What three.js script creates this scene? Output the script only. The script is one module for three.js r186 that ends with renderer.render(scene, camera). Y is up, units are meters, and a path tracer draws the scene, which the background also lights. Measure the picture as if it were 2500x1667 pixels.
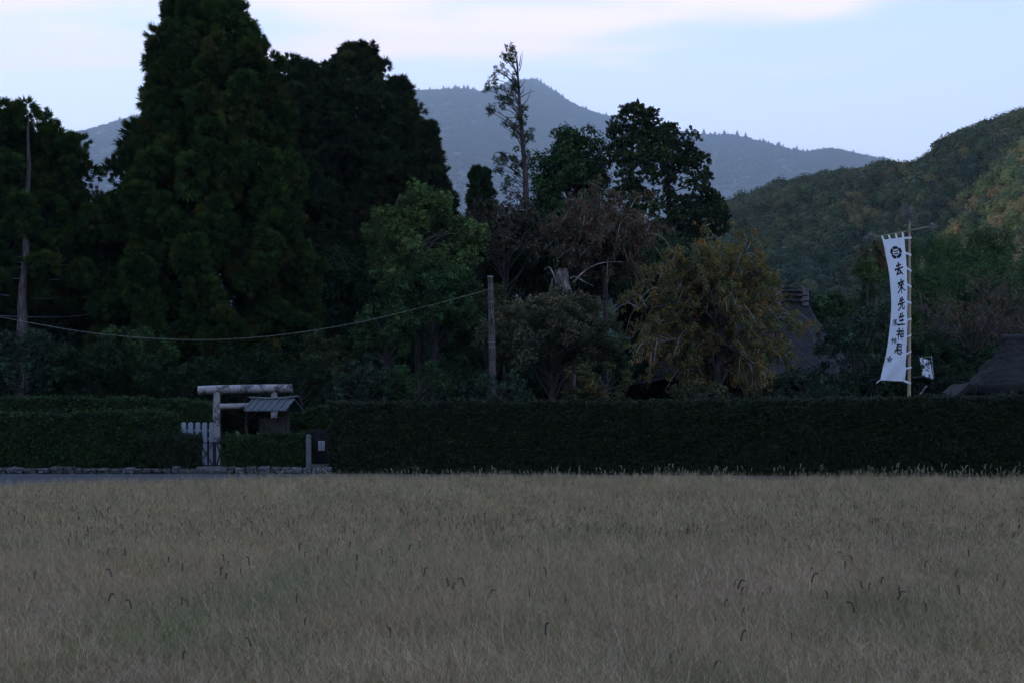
import * as THREE from 'three';
import { mergeGeometries } from 'three/addons/utils/BufferGeometryUtils.js';
import { ImprovedNoise } from 'three/addons/math/ImprovedNoise.js';

// ---------------------------------------------------------------- camera, sky, sun, exposure
const F = 2900, W0 = 2500, H0 = 1667, HZ = 1040, EYE = 1.6;           // focal length and horizon row of a 2500 x 1667 frame
const scene = new THREE.Scene();
const camera = new THREE.PerspectiveCamera(2 * Math.atan(H0 / 2 / F) * 180 / Math.PI, W0 / H0, 0.3, 20000);
camera.position.set(0, EYE, 0);
camera.lookAt(0, EYE, -10);
camera.setViewOffset(W0, H0, 0, -(HZ - H0 / 2), W0, H0);             // the lens is shifted up
camera.updateProjectionMatrix();
const SUN = new THREE.Vector3(-0.78, 0.30, -0.55).normalize();
const SKY_GAIN = 1.93, SUN_POWER = 5.0, FOG = 1.5e-4;
const perlin = new ImprovedNoise();
const fbm = (x, y, z, o = 4) => { let s = 0, a = 0.5; for (let i = 0; i < o; i++) { s += a * perlin.noise(x, y, z); x *= 2.03; y *= 2.03; z *= 2.03; a *= 0.5; } return s; };
const { smoothstep, lerp, clamp } = THREE.MathUtils;
{
  const w = 2048, h = 1024, d = new Float32Array(w * h * 4);
  const stops = [[0, 0.97, 1.06, 1.26], [10, 0.96, 1.07, 1.30], [20, 0.545, 0.70, 1.08], [30, 0.32, 0.49, 0.87], [45, 0.17, 0.29, 0.58], [65, 0.10, 0.18, 0.41], [90, 0.08, 0.15, 0.35]];
  for (let r = 0; r < h; r++) {
    const up = ((r + 0.5) / h - 0.5) * Math.PI, y = Math.sin(up), e = Math.max(0, up * 180 / Math.PI);
    let k = 0; while (k < stops.length - 2 && e > stops[k + 1][0]) k++;
    const t = clamp((e - stops[k][0]) / (stops[k + 1][0] - stops[k][0]), 0, 1);
    for (let c = 0; c < w; c++) {
      const a = ((c + 0.5) / w - 0.5) * 2 * Math.PI, x = Math.cos(a) * Math.cos(up), z = Math.sin(a) * Math.cos(up);
      const near = Math.max(0, x * SUN.x + y * SUN.y + z * SUN.z), glow = 0.95 + 0.36 * Math.pow(near, 2);
      const q = 1 / (Math.max(y, 0) + 0.08), cx = x * q, cz = z * q;
      // thin cirrus: long streaks in a band that crosses the sky, with scattered wisps elsewhere
      const n1 = fbm(cx * 0.9 + 7.3, cz * 2.1 + 1.7, 0.4, 5), n2 = fbm(cx * 2.2 + 3, cz * 6.5 + 9, 4.2, 4);
      const edge = cz + 2.66 - 0.42 * Math.max(0, cx + 0.1) + 0.34 * n1 + 0.05 * n2, band = smoothstep(edge, -0.03, 0.16) * (1 - smoothstep(edge, 0.75, 1.5));
      const wisps = smoothstep(n1 + 0.35 * n2, 0.1, 0.42) * 0.55;
      const cl = y > 0 ? clamp(band * (0.68 + 1.5 * n2 + 0.35 * n1) + wisps, 0, 0.92) * smoothstep(y, 0.02, 0.1) : 0;
      const cloud = [1.07, 0.93, 1.03], o = (r * w + c) * 4, bright = lerp(1, 0.36, smoothstep(e, 22, 65));
      for (let i = 0; i < 3; i++) d[o + i] = SKY_GAIN * lerp(lerp(stops[k][i + 1], stops[k + 1][i + 1], t) * (i === 0 ? glow : i === 1 ? 1 + (glow - 1) * 0.8 : 1 + (glow - 1) * 0.45), cloud[i] * bright, cl);
      d[o + 3] = 1;
    }
  }
  const sky = new THREE.DataTexture(d, w, h, THREE.RGBAFormat, THREE.FloatType);
  sky.mapping = THREE.EquirectangularReflectionMapping; sky.magFilter = THREE.LinearFilter; sky.needsUpdate = true;
  scene.background = sky; scene.environment = sky;
}
const sun = new THREE.DirectionalLight(new THREE.Color(1.0, 0.74, 0.46), SUN_POWER);
sun.position.copy(SUN).multiplyScalar(600); sun.castShadow = true; sun.shadow.mapSize.set(4096, 4096);
Object.assign(sun.shadow.camera, { left: -700, right: 700, top: 700, bottom: -700, near: 1, far: 2400 });
scene.add(sun, sun.target);
scene.fog = new THREE.FogExp2(new THREE.Color(0.52, 0.73, 1.0), FOG);
const renderer = new THREE.WebGLRenderer({ antialias: true });
renderer.toneMapping = THREE.LinearToneMapping; renderer.toneMappingExposure = 1.0;
renderer.shadowMap.enabled = true;

// ---------------------------------------------------------------- helpers
let seedState = 20231;
const reseed = (s) => { seedState = s | 0; };
const rnd = () => { seedState = (seedState + 0x6d2b79f5) | 0; let t = Math.imul(seedState ^ (seedState >>> 15), 1 | seedState); t = (t + Math.imul(t ^ (t >>> 7), 61 | t)) ^ t; return ((t ^ (t >>> 14)) >>> 0) / 4294967296; };
const rr = (a, b) => a + (b - a) * rnd(), gauss = () => rnd() + rnd() + rnd() - 1.5;
const V = (x, y, z) => new THREE.Vector3(x, y, z);
const at = (px, py, d) => V((px - W0 / 2) / F * d, EYE + (HZ - py) / F * d, -d);   // the point at depth d seen at that place of the photograph
const xAt = (px, d) => (px - W0 / 2) / F * d, yAt = (py, d) => EYE + (HZ - py) / F * d;
const rgb = (r, g, b) => new THREE.Color().setRGB(r, g, b);
const UPV = V(0, 1, 0);
const names = {};
const numbered = (n) => { const k = names[n] = (names[n] ?? -1) + 1; return k ? n + '_' + String(k).padStart(3, '0') : n; };
const shade = (o) => { o.traverse((m) => { if (m.isMesh) { m.castShadow = true; m.receiveShadow = true; } }); return o; };
function thing(name, label, category, pos, group) {
  const g = new THREE.Group(); g.name = numbered(name); if (pos) g.position.copy(pos);
  g.userData = { label, category }; if (group) g.userData.group = group;
  scene.add(g); return g;
}
function part(name, geo, mat, parent, offset, kind) {                 // geometry given in world space; offset = parent's place
  if (offset) geo.translate(-offset.x, -offset.y, -offset.z);
  const m = new THREE.Mesh(geo, mat); m.name = name; if (kind) m.userData.kind = kind;
  m.castShadow = m.receiveShadow = true; parent.add(m); return m;
}
function structure(name, geo, mat, kind = 'structure', label) {
  const m = new THREE.Mesh(geo, mat); m.name = numbered(name); m.userData.kind = kind; if (label) m.userData.label = label;
  m.castShadow = m.receiveShadow = true; scene.add(m); return m;
}
const _q = new THREE.Quaternion(), _q2 = new THREE.Quaternion(), _m = new THREE.Matrix4(), _s = V(1, 1, 1);
class Copies {                                                        // collects placements for one InstancedMesh
  constructor() { this.m = []; this.c = []; }
  add(p, dir, s, color, spin = rnd() * 6.283) {
    _q.setFromUnitVectors(UPV, dir); _q2.setFromAxisAngle(UPV, spin); _q.multiply(_q2);
    _s.set(s.x ?? s, s.y ?? s, s.z ?? s);
    this.m.push(new THREE.Matrix4().compose(p, _q, _s)); this.c.push(color);
  }
  build(name, geo, mat, parent, offset, kind = 'stuff') {
    const im = new THREE.InstancedMesh(geo, mat, this.m.length); im.name = name;
    const back = offset ? new THREE.Matrix4().makeTranslation(-offset.x, -offset.y, -offset.z) : null;
    this.m.forEach((m, i) => { im.setMatrixAt(i, back ? m.premultiply(back) : m); im.setColorAt(i, this.c[i]); });
    im.userData.kind = kind; im.castShadow = im.receiveShadow = true; parent.add(im); return im;
  }
}
class Tris {                                                          // loose triangles for leaves and blades
  constructor() { this.p = []; }
  tri(a, b, c) { this.p.push(a.x, a.y, a.z, b.x, b.y, b.z, c.x, c.y, c.z); }
  leaf(b, dir, side, L, w, fold = 0.25) {                             // folded, pointed leaf
    const n = V().crossVectors(side, dir).normalize(), mid = b.clone().addScaledVector(dir, L * 0.42), tip = b.clone().addScaledVector(dir, L).addScaledVector(n, -L * 0.12);
    this.tri(b, mid.clone().addScaledVector(side, w).addScaledVector(n, w * fold), tip);
    this.tri(b, tip, mid.clone().addScaledVector(side, -w).addScaledVector(n, w * fold));
  }
  ribbon(pts, ws, side) {
    for (let i = 0; i + 1 < pts.length; i++) {
      const a = pts[i].clone().addScaledVector(side, ws[i]), b = pts[i].clone().addScaledVector(side, -ws[i]), c = pts[i + 1].clone().addScaledVector(side, ws[i + 1]), d = pts[i + 1].clone().addScaledVector(side, -ws[i + 1]);
      this.tri(a, b, c); if (ws[i + 1] > 1e-5) this.tri(b, d, c);
    }
  }
  geo() { const g = new THREE.BufferGeometry(); g.setAttribute('position', new THREE.Float32BufferAttribute(this.p, 3)); return g; }
}
const rdir = () => { const z = rr(-1, 1), a = rr(0, 6.283), r = Math.sqrt(1 - z * z); return V(r * Math.cos(a), z, r * Math.sin(a)); };
const sideOf = (d) => { const s = V().crossVectors(d, Math.abs(d.y) < 0.9 ? UPV : V(1, 0, 0)).normalize(); return s.applyAxisAngle(d, rr(-1, 1)); };
function tube(pts, radii, radial = 8, rough = 0) {                     // tapered limb through the points
  const curve = new THREE.CatmullRomCurve3(pts, false, 'centripetal'), n = Math.max(2, (pts.length - 1) * 4), P = [], U = [], I = [];
  const frames = curve.computeFrenetFrames(n, false); let len = 0, last = null;
  for (let i = 0; i <= n; i++) {
    const t = i / n, c = curve.getPoint(t), f = t * (radii.length - 1), k = Math.min(radii.length - 2, Math.floor(f)), r = lerp(radii[k], radii[k + 1], f - k);
    if (last) len += c.distanceTo(last); last = c;
    for (let j = 0; j <= radial; j++) {
      const a = j / radial * 6.28318, w = r * (1 + rough * perlin.noise(Math.cos(a) * 1.7 + 5, len * 1.3, Math.sin(a) * 1.7 + c.x));
      const v = c.clone().addScaledVector(frames.normals[i], Math.cos(a) * w).addScaledVector(frames.binormals[i], Math.sin(a) * w);
      P.push(v.x, v.y, v.z); U.push(j / radial * 6.283 * radii[0], len);
    }
  }
  for (let i = 0; i < n; i++) for (let j = 0; j < radial; j++) { const a = i * (radial + 1) + j, b = a + radial + 1; I.push(a, b, a + 1, b, b + 1, a + 1); }
  for (const end of [0, n]) {                                          // closed ends
    const c = curve.getPoint(end / n), ci = P.length / 3; P.push(c.x, c.y, c.z); U.push(0, 0);
    for (let j = 0; j < radial; j++) { const a = end * (radial + 1) + j; end ? I.push(ci, a, a + 1) : I.push(ci, a + 1, a); }
  }
  const g = new THREE.BufferGeometry(); g.setAttribute('position', new THREE.Float32BufferAttribute(P, 3)); g.setAttribute('uv', new THREE.Float32BufferAttribute(U, 2)); g.setIndex(I); g.computeVertexNormals(); return g;
}
function bar(a, b, w, h = w, up = UPV) {                              // squared bar from a to b, slightly chamfered ends left square
  const L = a.distanceTo(b), g = new THREE.BoxGeometry(w, h, L), m = new THREE.Matrix4().lookAt(a, b, Math.abs(V().subVectors(b, a).normalize().dot(up)) > 0.99 ? V(0, 0, 1) : up);
  m.setPosition(a.clone().add(b).multiplyScalar(0.5)); return g.applyMatrix4(m);
}
function texture(size, fn, srgb = true, rep = 1) {
  const d = new Uint8Array(size * size * 4);
  for (let y = 0; y < size; y++) for (let x = 0; x < size; x++) { const c = fn(x / size, y / size), o = (y * size + x) * 4; d[o] = c[0] * 255; d[o + 1] = c[1] * 255; d[o + 2] = c[2] * 255; d[o + 3] = 255; }
  const t = new THREE.DataTexture(d, size, size); t.wrapS = t.wrapT = THREE.RepeatWrapping; t.magFilter = THREE.LinearFilter; t.minFilter = THREE.LinearMipmapLinearFilter; if (srgb) t.colorSpace = THREE.SRGBColorSpace;
  t.repeat.set(rep, rep); t.needsUpdate = true; return t;
}
const cl1 = (x) => clamp(x, 0, 1);
// noise that tiles on the unit square
const tile = (x, y, f, s, o = 4) => { const a = x * 6.28318, b = y * 6.28318, R = f / 6.28318; return fbm(Math.cos(a) * R + s, Math.sin(a) * R + Math.cos(b) * R, Math.sin(b) * R - s, o); };
const grain = (sx, sy, s, base, amp, o = 4) => (x, y) => { const n = fbm(x * sx, y * sy, s, o) * amp, m = fbm(x * sx * 0.2, y * sy * 0.3, s + 9, 3) * amp * 0.9; return base.map((b) => cl1(b * (1 + n + m))); };
const T = {
  bark: texture(256, grain(26, 5, 1.3, [0.62, 0.58, 0.56], 1.1)), barkB: texture(256, grain(26, 5, 1.3, [0.5, 0.5, 0.5], 1.4), false),
  wood: texture(512, (x, y) => { const g = fbm(x * 40, y * 3, 2, 4), st = smoothstep(fbm(x * 5, y * 2.2, 8, 4), 0.05, 0.3); const v = 0.66 * (1 + 0.35 * g) * (1 - 0.55 * st); return [cl1(v), cl1(v * 0.985), cl1(v * 0.99)]; }),
  log: texture(512, (x, y) => { const g = fbm(x * 16, y * 60, 2, 3), st = smoothstep(fbm(x * 2.5 + 3, y * 11, 8, 4) + 0.35 * fbm(x * 8, y * 50, 5, 2), -0.02, 0.22); const v = 0.74 * (1 + 0.3 * g) * (1 - 0.45 * st); return [cl1(v), cl1(v * 0.975), cl1(v * 0.97)]; }),
  woodB: texture(256, grain(40, 3, 2, [0.5, 0.5, 0.5], 0.9), false),
  stone: texture(256, (x, y) => { const n = fbm(x * 9, y * 9, 3, 5), m = fbm(x * 40, y * 40, 5, 2); const v = 0.6 * (1 + 0.9 * n + 0.4 * m); return [cl1(v), cl1(v), cl1(v * 0.98)]; }),
  thatch: texture(512, (x, y) => { const n = fbm(x * 90, y * 14, 2, 4), m = fbm(x * 7, y * 7, 6, 4), k = fbm(x * 160, y * 160, 1, 1); const v = 0.46 * (1 + 0.9 * n + 0.6 * m + 0.5 * k); return [cl1(v), cl1(v * 0.96), cl1(v * 0.95)]; }),
  thatchB: texture(512, grain(90, 14, 2, [0.5, 0.5, 0.5], 1.3), false),
  asphalt: texture(256, (x, y) => { const n = fbm(x * 60, y * 60, 2, 2), m = fbm(x * 5, y * 5, 6, 4); const v = 0.5 * (1 + 0.4 * n + 0.35 * m); return [v, v, v * 1.02].map(cl1); }),
  soil: texture(256, (x, y) => { const n = fbm(x * 30, y * 30, 2, 4), m = fbm(x * 5, y * 5, 6, 4); const v = 0.4 * (1 + 0.8 * n + 0.5 * m); return [v, v * 0.86, v * 0.66].map(cl1); }),
};
const std = (o) => new THREE.MeshStandardMaterial({ roughness: 0.85, metalness: 0, ...o });
const M = {
  foliage: new THREE.MeshPhysicalMaterial({ color: 0xffffff, vertexColors: true, roughness: 0.7, specularIntensity: 0.3, side: THREE.DoubleSide }), glossy: new THREE.MeshPhysicalMaterial({ color: 0xffffff, vertexColors: true, roughness: 0.46, specularIntensity: 0.5, side: THREE.DoubleSide }),
  thinLeaf: new THREE.MeshPhysicalMaterial({ color: 0xffffff, vertexColors: true, roughness: 1, transmission: 0.32, thickness: 0, side: THREE.DoubleSide }),
  far: std({ color: 0xffffff, roughness: 0.95, side: THREE.DoubleSide }),
  grass: std({ color: 0xffffff, vertexColors: true, roughness: 0.8, side: THREE.DoubleSide }),
  bark: std({ color: rgb(0.13, 0.115, 0.105), map: T.bark, bumpMap: T.barkB, bumpScale: 0.03 }),
  paleBark: std({ color: rgb(0.42, 0.40, 0.38), map: T.bark, bumpMap: T.barkB, bumpScale: 0.02 }),
  cedarBark: std({ color: rgb(0.22, 0.20, 0.20), map: T.bark, bumpMap: T.barkB, bumpScale: 0.02 }),
  twig: std({ color: rgb(0.075, 0.065, 0.055) }), paleTwig: std({ color: rgb(0.27, 0.25, 0.23) }),
  weathered: std({ color: rgb(0.70, 0.66, 0.66), map: T.log, bumpMap: T.log, bumpScale: 0.004 }),
  greyPaint: std({ color: rgb(0.33, 0.37, 0.41), roughness: 0.8 }),
  polewood: std({ color: rgb(0.25, 0.225, 0.22), map: T.bark, bumpMap: T.barkB, bumpScale: 0.008 }),
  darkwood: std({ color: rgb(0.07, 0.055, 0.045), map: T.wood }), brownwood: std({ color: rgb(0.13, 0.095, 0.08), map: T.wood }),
  iron: std({ color: rgb(0.018, 0.018, 0.02), roughness: 0.55, metalness: 0.3 }),
  copper: std({ color: rgb(0.075, 0.09, 0.092), roughness: 0.6 }), copperEdge: std({ color: rgb(0.12, 0.13, 0.12), roughness: 0.6 }),
  stone: std({ color: rgb(0.34, 0.34, 0.34), map: T.stone, bumpMap: T.stone, bumpScale: 0.02 }), stoneDark: std({ color: rgb(0.24, 0.225, 0.215), map: T.stone, bumpMap: T.stone, bumpScale: 0.02 }),
  granite: std({ color: rgb(0.45, 0.45, 0.45), map: T.stone }),
  thatch: std({ color: rgb(0.092, 0.082, 0.082), map: T.thatch, bumpMap: T.thatchB, bumpScale: 0.05 }), thatchPole: std({ color: rgb(0.30, 0.28, 0.28), map: T.wood }),
  asphalt: std({ color: rgb(0.22, 0.22, 0.23), map: T.asphalt }), soil: std({ color: rgb(0.30, 0.28, 0.26), map: T.soil }),
  leafLitter: std({ color: rgb(0.20, 0.17, 0.13), map: T.soil }), forestFloor: std({ color: rgb(0.06, 0.07, 0.05) }),
  bamboo: std({ color: rgb(0.42, 0.31, 0.20), roughness: 0.5 }), bambooOld: std({ color: rgb(0.36, 0.33, 0.30), roughness: 0.6 }), bambooGreen: std({ color: rgb(0.24, 0.26, 0.13), roughness: 0.5 }),
  cloth: new THREE.MeshPhysicalMaterial({ color: rgb(0.88, 0.93, 0.99), roughness: 1, transmission: 0.32, thickness: 0, side: THREE.DoubleSide }),
  rope: std({ color: rgb(0.36, 0.31, 0.19) }), wire: std({ color: rgb(0.25, 0.26, 0.27) }), crow: std({ color: rgb(0.02, 0.016, 0.016), roughness: 0.7 }),
};
T.stone.repeat.set(1.5, 1.5); T.log.repeat.set(1, 0.24); T.asphalt.repeat.set(0.3, 0.3); T.soil.repeat.set(0.4, 0.4);

// ---------------------------------------------------------------- leaf sprays and tufts (unit size about 1)
function leafSpray(seed, n, L, w, droop, cone = 1.0) {
  reseed(seed); const t = new Tris();
  for (let i = 0; i < n; i++) {
    const h = (i + 0.5) / n, b = V(gauss() * 0.22 * cone, h * 0.72 - 0.1, gauss() * 0.22 * cone), a = i * 2.4 + rr(-0.5, 0.5);
    const d = V(Math.cos(a) * cone, rr(0.1, 0.9) * (0.4 + h) - droop * (1 + rnd()), Math.sin(a) * cone).normalize();
    t.leaf(b, d, sideOf(d), L * rr(0.7, 1.25), w * rr(0.75, 1.2), rr(0.1, 0.5));
  }
  return t.geo();
}
function sugiTuft(seed, n = 36, wide = 1.05) {
  reseed(seed); const t = new Tris();
  for (let i = 0; i < n; i++) {
    const a = i * 2.399, k = Math.sqrt((i + 0.5) / n) * wide, b = V(gauss() * 0.12, rr(-0.25, 0.3), gauss() * 0.12), d = V(Math.cos(a) * k, 1 - 0.35 * k, Math.sin(a) * k).normalize();
    const L = rr(0.34, 0.66), p1 = b.clone().addScaledVector(d, L * 0.5).add(V(gauss() * 0.03, -0.02, gauss() * 0.03)), p2 = b.clone().addScaledVector(d, L).add(V(0, L * 0.12, 0));
    const s = sideOf(d), s2 = V().crossVectors(s, d).normalize();
    t.ribbon([b, p1, p2], [0.024, 0.044, 0.012], s); t.ribbon([b, p1, p2], [0.022, 0.036, 0.010], s2);
  }
  return t.geo();
}
function fanSpray(seed, n = 16) {                                      // flat cypress fans
  reseed(seed); const t = new Tris();
  for (let i = 0; i < n; i++) {
    const a = rr(-1.1, 1.1), b = V(gauss() * 0.15, rr(-0.2, 0.35), gauss() * 0.15), d = V(Math.sin(a), Math.cos(a) * 0.8, gauss() * 0.5).normalize(), s = sideOf(d);
    t.leaf(b, d, s, rr(0.35, 0.6), rr(0.07, 0.13), 0.2);
  }
  return t.geo();
}
function bambooSpray(seed, n = 22) {
  reseed(seed); const t = new Tris();
  for (let i = 0; i < n; i++) { const a = rr(0, 6.28), b = V(gauss() * 0.3, rr(-0.4, 0.4), gauss() * 0.3), d = V(Math.cos(a), rr(-1.0, 0.25), Math.sin(a)).normalize(); t.leaf(b, d, sideOf(d), rr(0.35, 0.6), rr(0.03, 0.05), 0.2); }
  return t.geo();
}
const S = {
  sugi: sugiTuft(11), sugiB: sugiTuft(12, 26, 1.2), fan: fanSpray(21), broad: leafSpray(31, 16, 0.46, 0.11, 0.25), broadFine: leafSpray(32, 26, 0.30, 0.075, 0.3), droopy: leafSpray(33, 11, 0.55, 0.12, 0.95),
  camellia: leafSpray(34, 14, 0.42, 0.12, 0.05), hedge: leafSpray(35, 13, 0.42, 0.12, 0.0, 0.9), bamboo: bambooSpray(36), few: leafSpray(37, 8, 0.40, 0.11, 0.6),
};
function puffOf(geo, seed, n, flat) {
  reseed(seed); const src = geo.attributes.position, P = new Float32Array(src.count * 3 * n), K = new Float32Array(src.count * 3 * n), v = V(), m = new THREE.Matrix4();
  for (let k = 0; k < n; k++) {
    const a = k * 2.399, q = Math.sqrt((k + 0.5) / n), d = flat ? V(gauss() * 0.4, 1, gauss() * 0.4).normalize() : V(Math.cos(a) * q * 1.1, 1.15 - q, Math.sin(a) * q * 1.1).add(rdir().multiplyScalar(0.45)).normalize();
    const p = flat ? V(Math.cos(a) * q * 1.25, gauss() * 0.14, Math.sin(a) * q * 1.25) : V(Math.cos(a) * q * 0.95, (0.75 - q) * 0.8 + gauss() * 0.2, Math.sin(a) * q * 0.95);
    _q.setFromUnitVectors(UPV, d); _q2.setFromAxisAngle(UPV, rnd() * 6.283); m.compose(p, _q.multiply(_q2), V(1, 1, 1).multiplyScalar(rr(0.7, 1.2)));
    const t = rr(0.68, 1.32), w = rr(-0.12, 0.12);
    for (let i = 0; i < src.count; i++) { v.fromBufferAttribute(src, i).applyMatrix4(m); const o = (k * src.count + i) * 3; P[o] = v.x; P[o + 1] = v.y; P[o + 2] = v.z; K[o] = t * (1 + w); K[o + 1] = t; K[o + 2] = t * (1 - w); }
  }
  const g = new THREE.BufferGeometry(); g.setAttribute('position', new THREE.BufferAttribute(P, 3)); g.setAttribute('color', new THREE.BufferAttribute(K, 3)); return g;
}
const PACK = 9, puffs = new Map(), puff = (g) => { if (!puffs.has(g)) puffs.set(g, puffOf(g, 60 + puffs.size, PACK, false)); return puffs.get(g); };
const hedgePatch = puffOf(S.hedge, 59, 12, true);
const C = {                                                           // leaf colours (linear), one picked per spray
  sugi: [[0.0400, 0.0814, 0.0153], [0.0333, 0.0729, 0.0153], [0.0489, 0.0869, 0.0143], [0.0689, 0.0785, 0.0153], [0.0445, 0.0925, 0.0174]],
  sugiDark: [[0.0310, 0.0529, 0.0174], [0.0352, 0.0575, 0.0161], [0.0517, 0.0529, 0.0174], [0.0269, 0.0483, 0.0174]],
  fresh: [[0.0788, 0.1288, 0.0302], [0.0945, 0.1456, 0.0360], [0.0651, 0.1120, 0.0302], [0.1050, 0.1456, 0.0432]],
  green: [[0.0344, 0.0739, 0.0210], [0.0421, 0.0832, 0.0232], [0.0306, 0.0610, 0.0199]], deep: [[0.0169, 0.0375, 0.0123], [0.0203, 0.0433, 0.0130], [0.0158, 0.0332, 0.0108]],
  camellia: [[0.0215, 0.0471, 0.0189], [0.0263, 0.0547, 0.0225], [0.0191, 0.0410, 0.0179]], hinoki: [[0.0380, 0.0620, 0.0221], [0.0475, 0.0680, 0.0208], [0.0304, 0.0520, 0.0221]],
  rust: [[0.1296, 0.0767, 0.0336], [0.1102, 0.0622, 0.0280], [0.0842, 0.0731, 0.0280], [0.1555, 0.0731, 0.0308], [0.0648, 0.0622, 0.0252]], maroon: [[0.0720, 0.0518, 0.0360], [0.0600, 0.0475, 0.0347], [0.0510, 0.0475, 0.0285]],
  persimmon: [[0.1503, 0.1414, 0.0202], [0.1187, 0.1273, 0.0212], [0.1820, 0.1414, 0.0192], [0.0870, 0.1036, 0.0202], [0.2057, 0.1414, 0.0182], [0.1345, 0.1036, 0.0182], [0.2690, 0.1273, 0.0151], [0.1029, 0.1178, 0.0252]],
  olive: [[0.0723, 0.0699, 0.0214], [0.0595, 0.0629, 0.0214], [0.0892, 0.0699, 0.0214], [0.0510, 0.0577, 0.0202]], bamboo: [[0.0480, 0.0997, 0.0292], [0.0600, 0.1140, 0.0312], [0.0400, 0.0855, 0.0286], [0.0760, 0.1235, 0.0325]],
  hedge: [[0.0224, 0.0324, 0.0109], [0.0277, 0.0372, 0.0109], [0.0198, 0.0276, 0.0109], [0.0330, 0.0396, 0.0134]], hedgeGreen: [[0.0230, 0.0534, 0.0105], [0.0288, 0.0602, 0.0112], [0.0207, 0.0451, 0.0099], [0.0357, 0.0616, 0.0124]],  // two hedge palettes, the second one simply greener
};
const tint = (list, v = 0.3) => { const c = list[Math.floor(rnd() * list.length)], k = 1 + rr(-v, v); return rgb(c[0] * k, c[1] * k, c[2] * k); };
function fillClump(cp, c, r, n, size, cols, o = {}) {                  // sprays through the outer shell of a clump
  for (let i = 0, m = Math.max(1, Math.round(n / PACK * 1.1)); i < m; i++) {
    const d = rdir(); if (d.y < -0.5 && rnd() < 0.6) d.y *= -1;
    const k = Math.pow(rnd(), 0.45) * clamp(1 - 0.45 * size / Math.max(r.x, 0.01), 0.25, 0.9), p = c.clone().add(V(d.x * r.x * k, d.y * r.y * k, d.z * r.z * k));
    const dir = d.clone().add(V(0, o.up ?? 0.35, 0)).add(rdir().multiplyScalar((o.jit ?? 0.55) * 0.8)).normalize();
    cp.add(p, dir, size * rr(0.65, 1.3), tint(cols, o.vary ?? 0.3));
  }
}
console.log('helpers ready');

// ---------------------------------------------------------------- ground, road, yard
{
  const flat = (x0, x1, z0, z1, y, nx = 1, nz = 1, bump = 0) => { const g = new THREE.PlaneGeometry(x1 - x0, z1 - z0, nx, nz); g.rotateX(-Math.PI / 2); g.translate((x0 + x1) / 2, y, (z0 + z1) / 2); const p = g.attributes.position, uv = g.attributes.uv; for (let i = 0; i < p.count; i++) { if (bump) p.setY(i, y + bump * fbm(p.getX(i) * 0.4, 0.3, p.getZ(i) * 0.4, 3)); uv.setXY(i, p.getX(i), p.getZ(i)); } g.computeVertexNormals(); return g; };
  structure('ground', flat(-6000, 6000, -9000, 400, -0.62), M.forestFloor);
  structure('field_soil', flat(-40, 40, -39.6, 20, -0.46, 60, 50, 0.06), M.soil);
  // the road that runs before the hedges, its near edge receding to the right
  const sh = new THREE.Shape([[-60, 26.2], [-14, 31.7], [-9, 34.8], [-6, 36.5], [0, 37.4], [26, 35.0], [60, 31], [60, 36.0], [26, 38.6], [0, 39.95], [-60, 40.4]].map(([x, d]) => new THREE.Vector2(x, d)));
  const road = new THREE.ExtrudeGeometry(sh, { depth: 0.6, bevelEnabled: false }); road.rotateX(-Math.PI / 2); road.translate(0, -0.6, 0);
  structure('road', road, M.asphalt);
  const yard = flat(-70, 70, -130, -40.42, 0.14, 60, 40, 0.06); structure('yard_ground', yard, M.leafLitter);
}

// ---------------------------------------------------------------- mountain and hills
function slope(name, ridge, foot, nu, nv, rough, mat, back = 0.35) {    // ridge and foot: [px, py, depth] or {x,y,z}; ruled surface with gullies
  const cr = new THREE.CatmullRomCurve3(ridge), cf = new THREE.CatmullRomCurve3(foot), P = [], I = [], rows = [];
  for (let i = 0; i <= nu; i++) {
    const a = cr.getPoint(i / nu), b = cf.getPoint(i / nu);
    for (let j = 0; j <= nv; j++) {
      const t = j / nv * (1 + back), p = t <= 1 ? b.clone().lerp(a, t) : a.clone().add(a.clone().sub(b).multiplyScalar(0.75 * (t - 1))).setY(a.y - (a.y - b.y) * (t - 1) * 0.8);
      const e = Math.sin(Math.min(t, 1) * Math.PI) + 0.12, k = rough * e;
      if (t <= 1) p.y += (a.y - b.y) * 0.10 * Math.sin(t * Math.PI);
      p.y += k * fbm(p.x / rough * 0.11, 3.1, p.z / rough * 0.11, 4); p.x += k * 0.5 * fbm(p.x / rough * 0.09, 8.1, p.z / rough * 0.09, 3);
      P.push(p.x, p.y, p.z);
    }
  }
  const w = nv + 1; for (let i = 0; i < nu; i++) for (let j = 0; j < nv; j++) { const a = i * w + j; I.push(a, a + w, a + 1, a + w, a + w + 1, a + 1); }
  const g = new THREE.BufferGeometry(); g.setAttribute('position', new THREE.Float32BufferAttribute(P, 3)); g.setIndex(I); g.computeVertexNormals();
  structure(name, g, mat);
  return (u, v) => { const x = clamp(u, 0, 0.9999) * nu, y = clamp(v / (1 + back), 0, 0.9999) * nv, i = Math.floor(x), j = Math.floor(y), g2 = (a, b) => { const o = (a * w + b) * 3; return V(P[o], P[o + 1], P[o + 2]); }; return g2(i, j).lerp(g2(i + 1, j), x - i).lerp(g2(i, j + 1).lerp(g2(i + 1, j + 1), x - i), y - j); };
}
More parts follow.
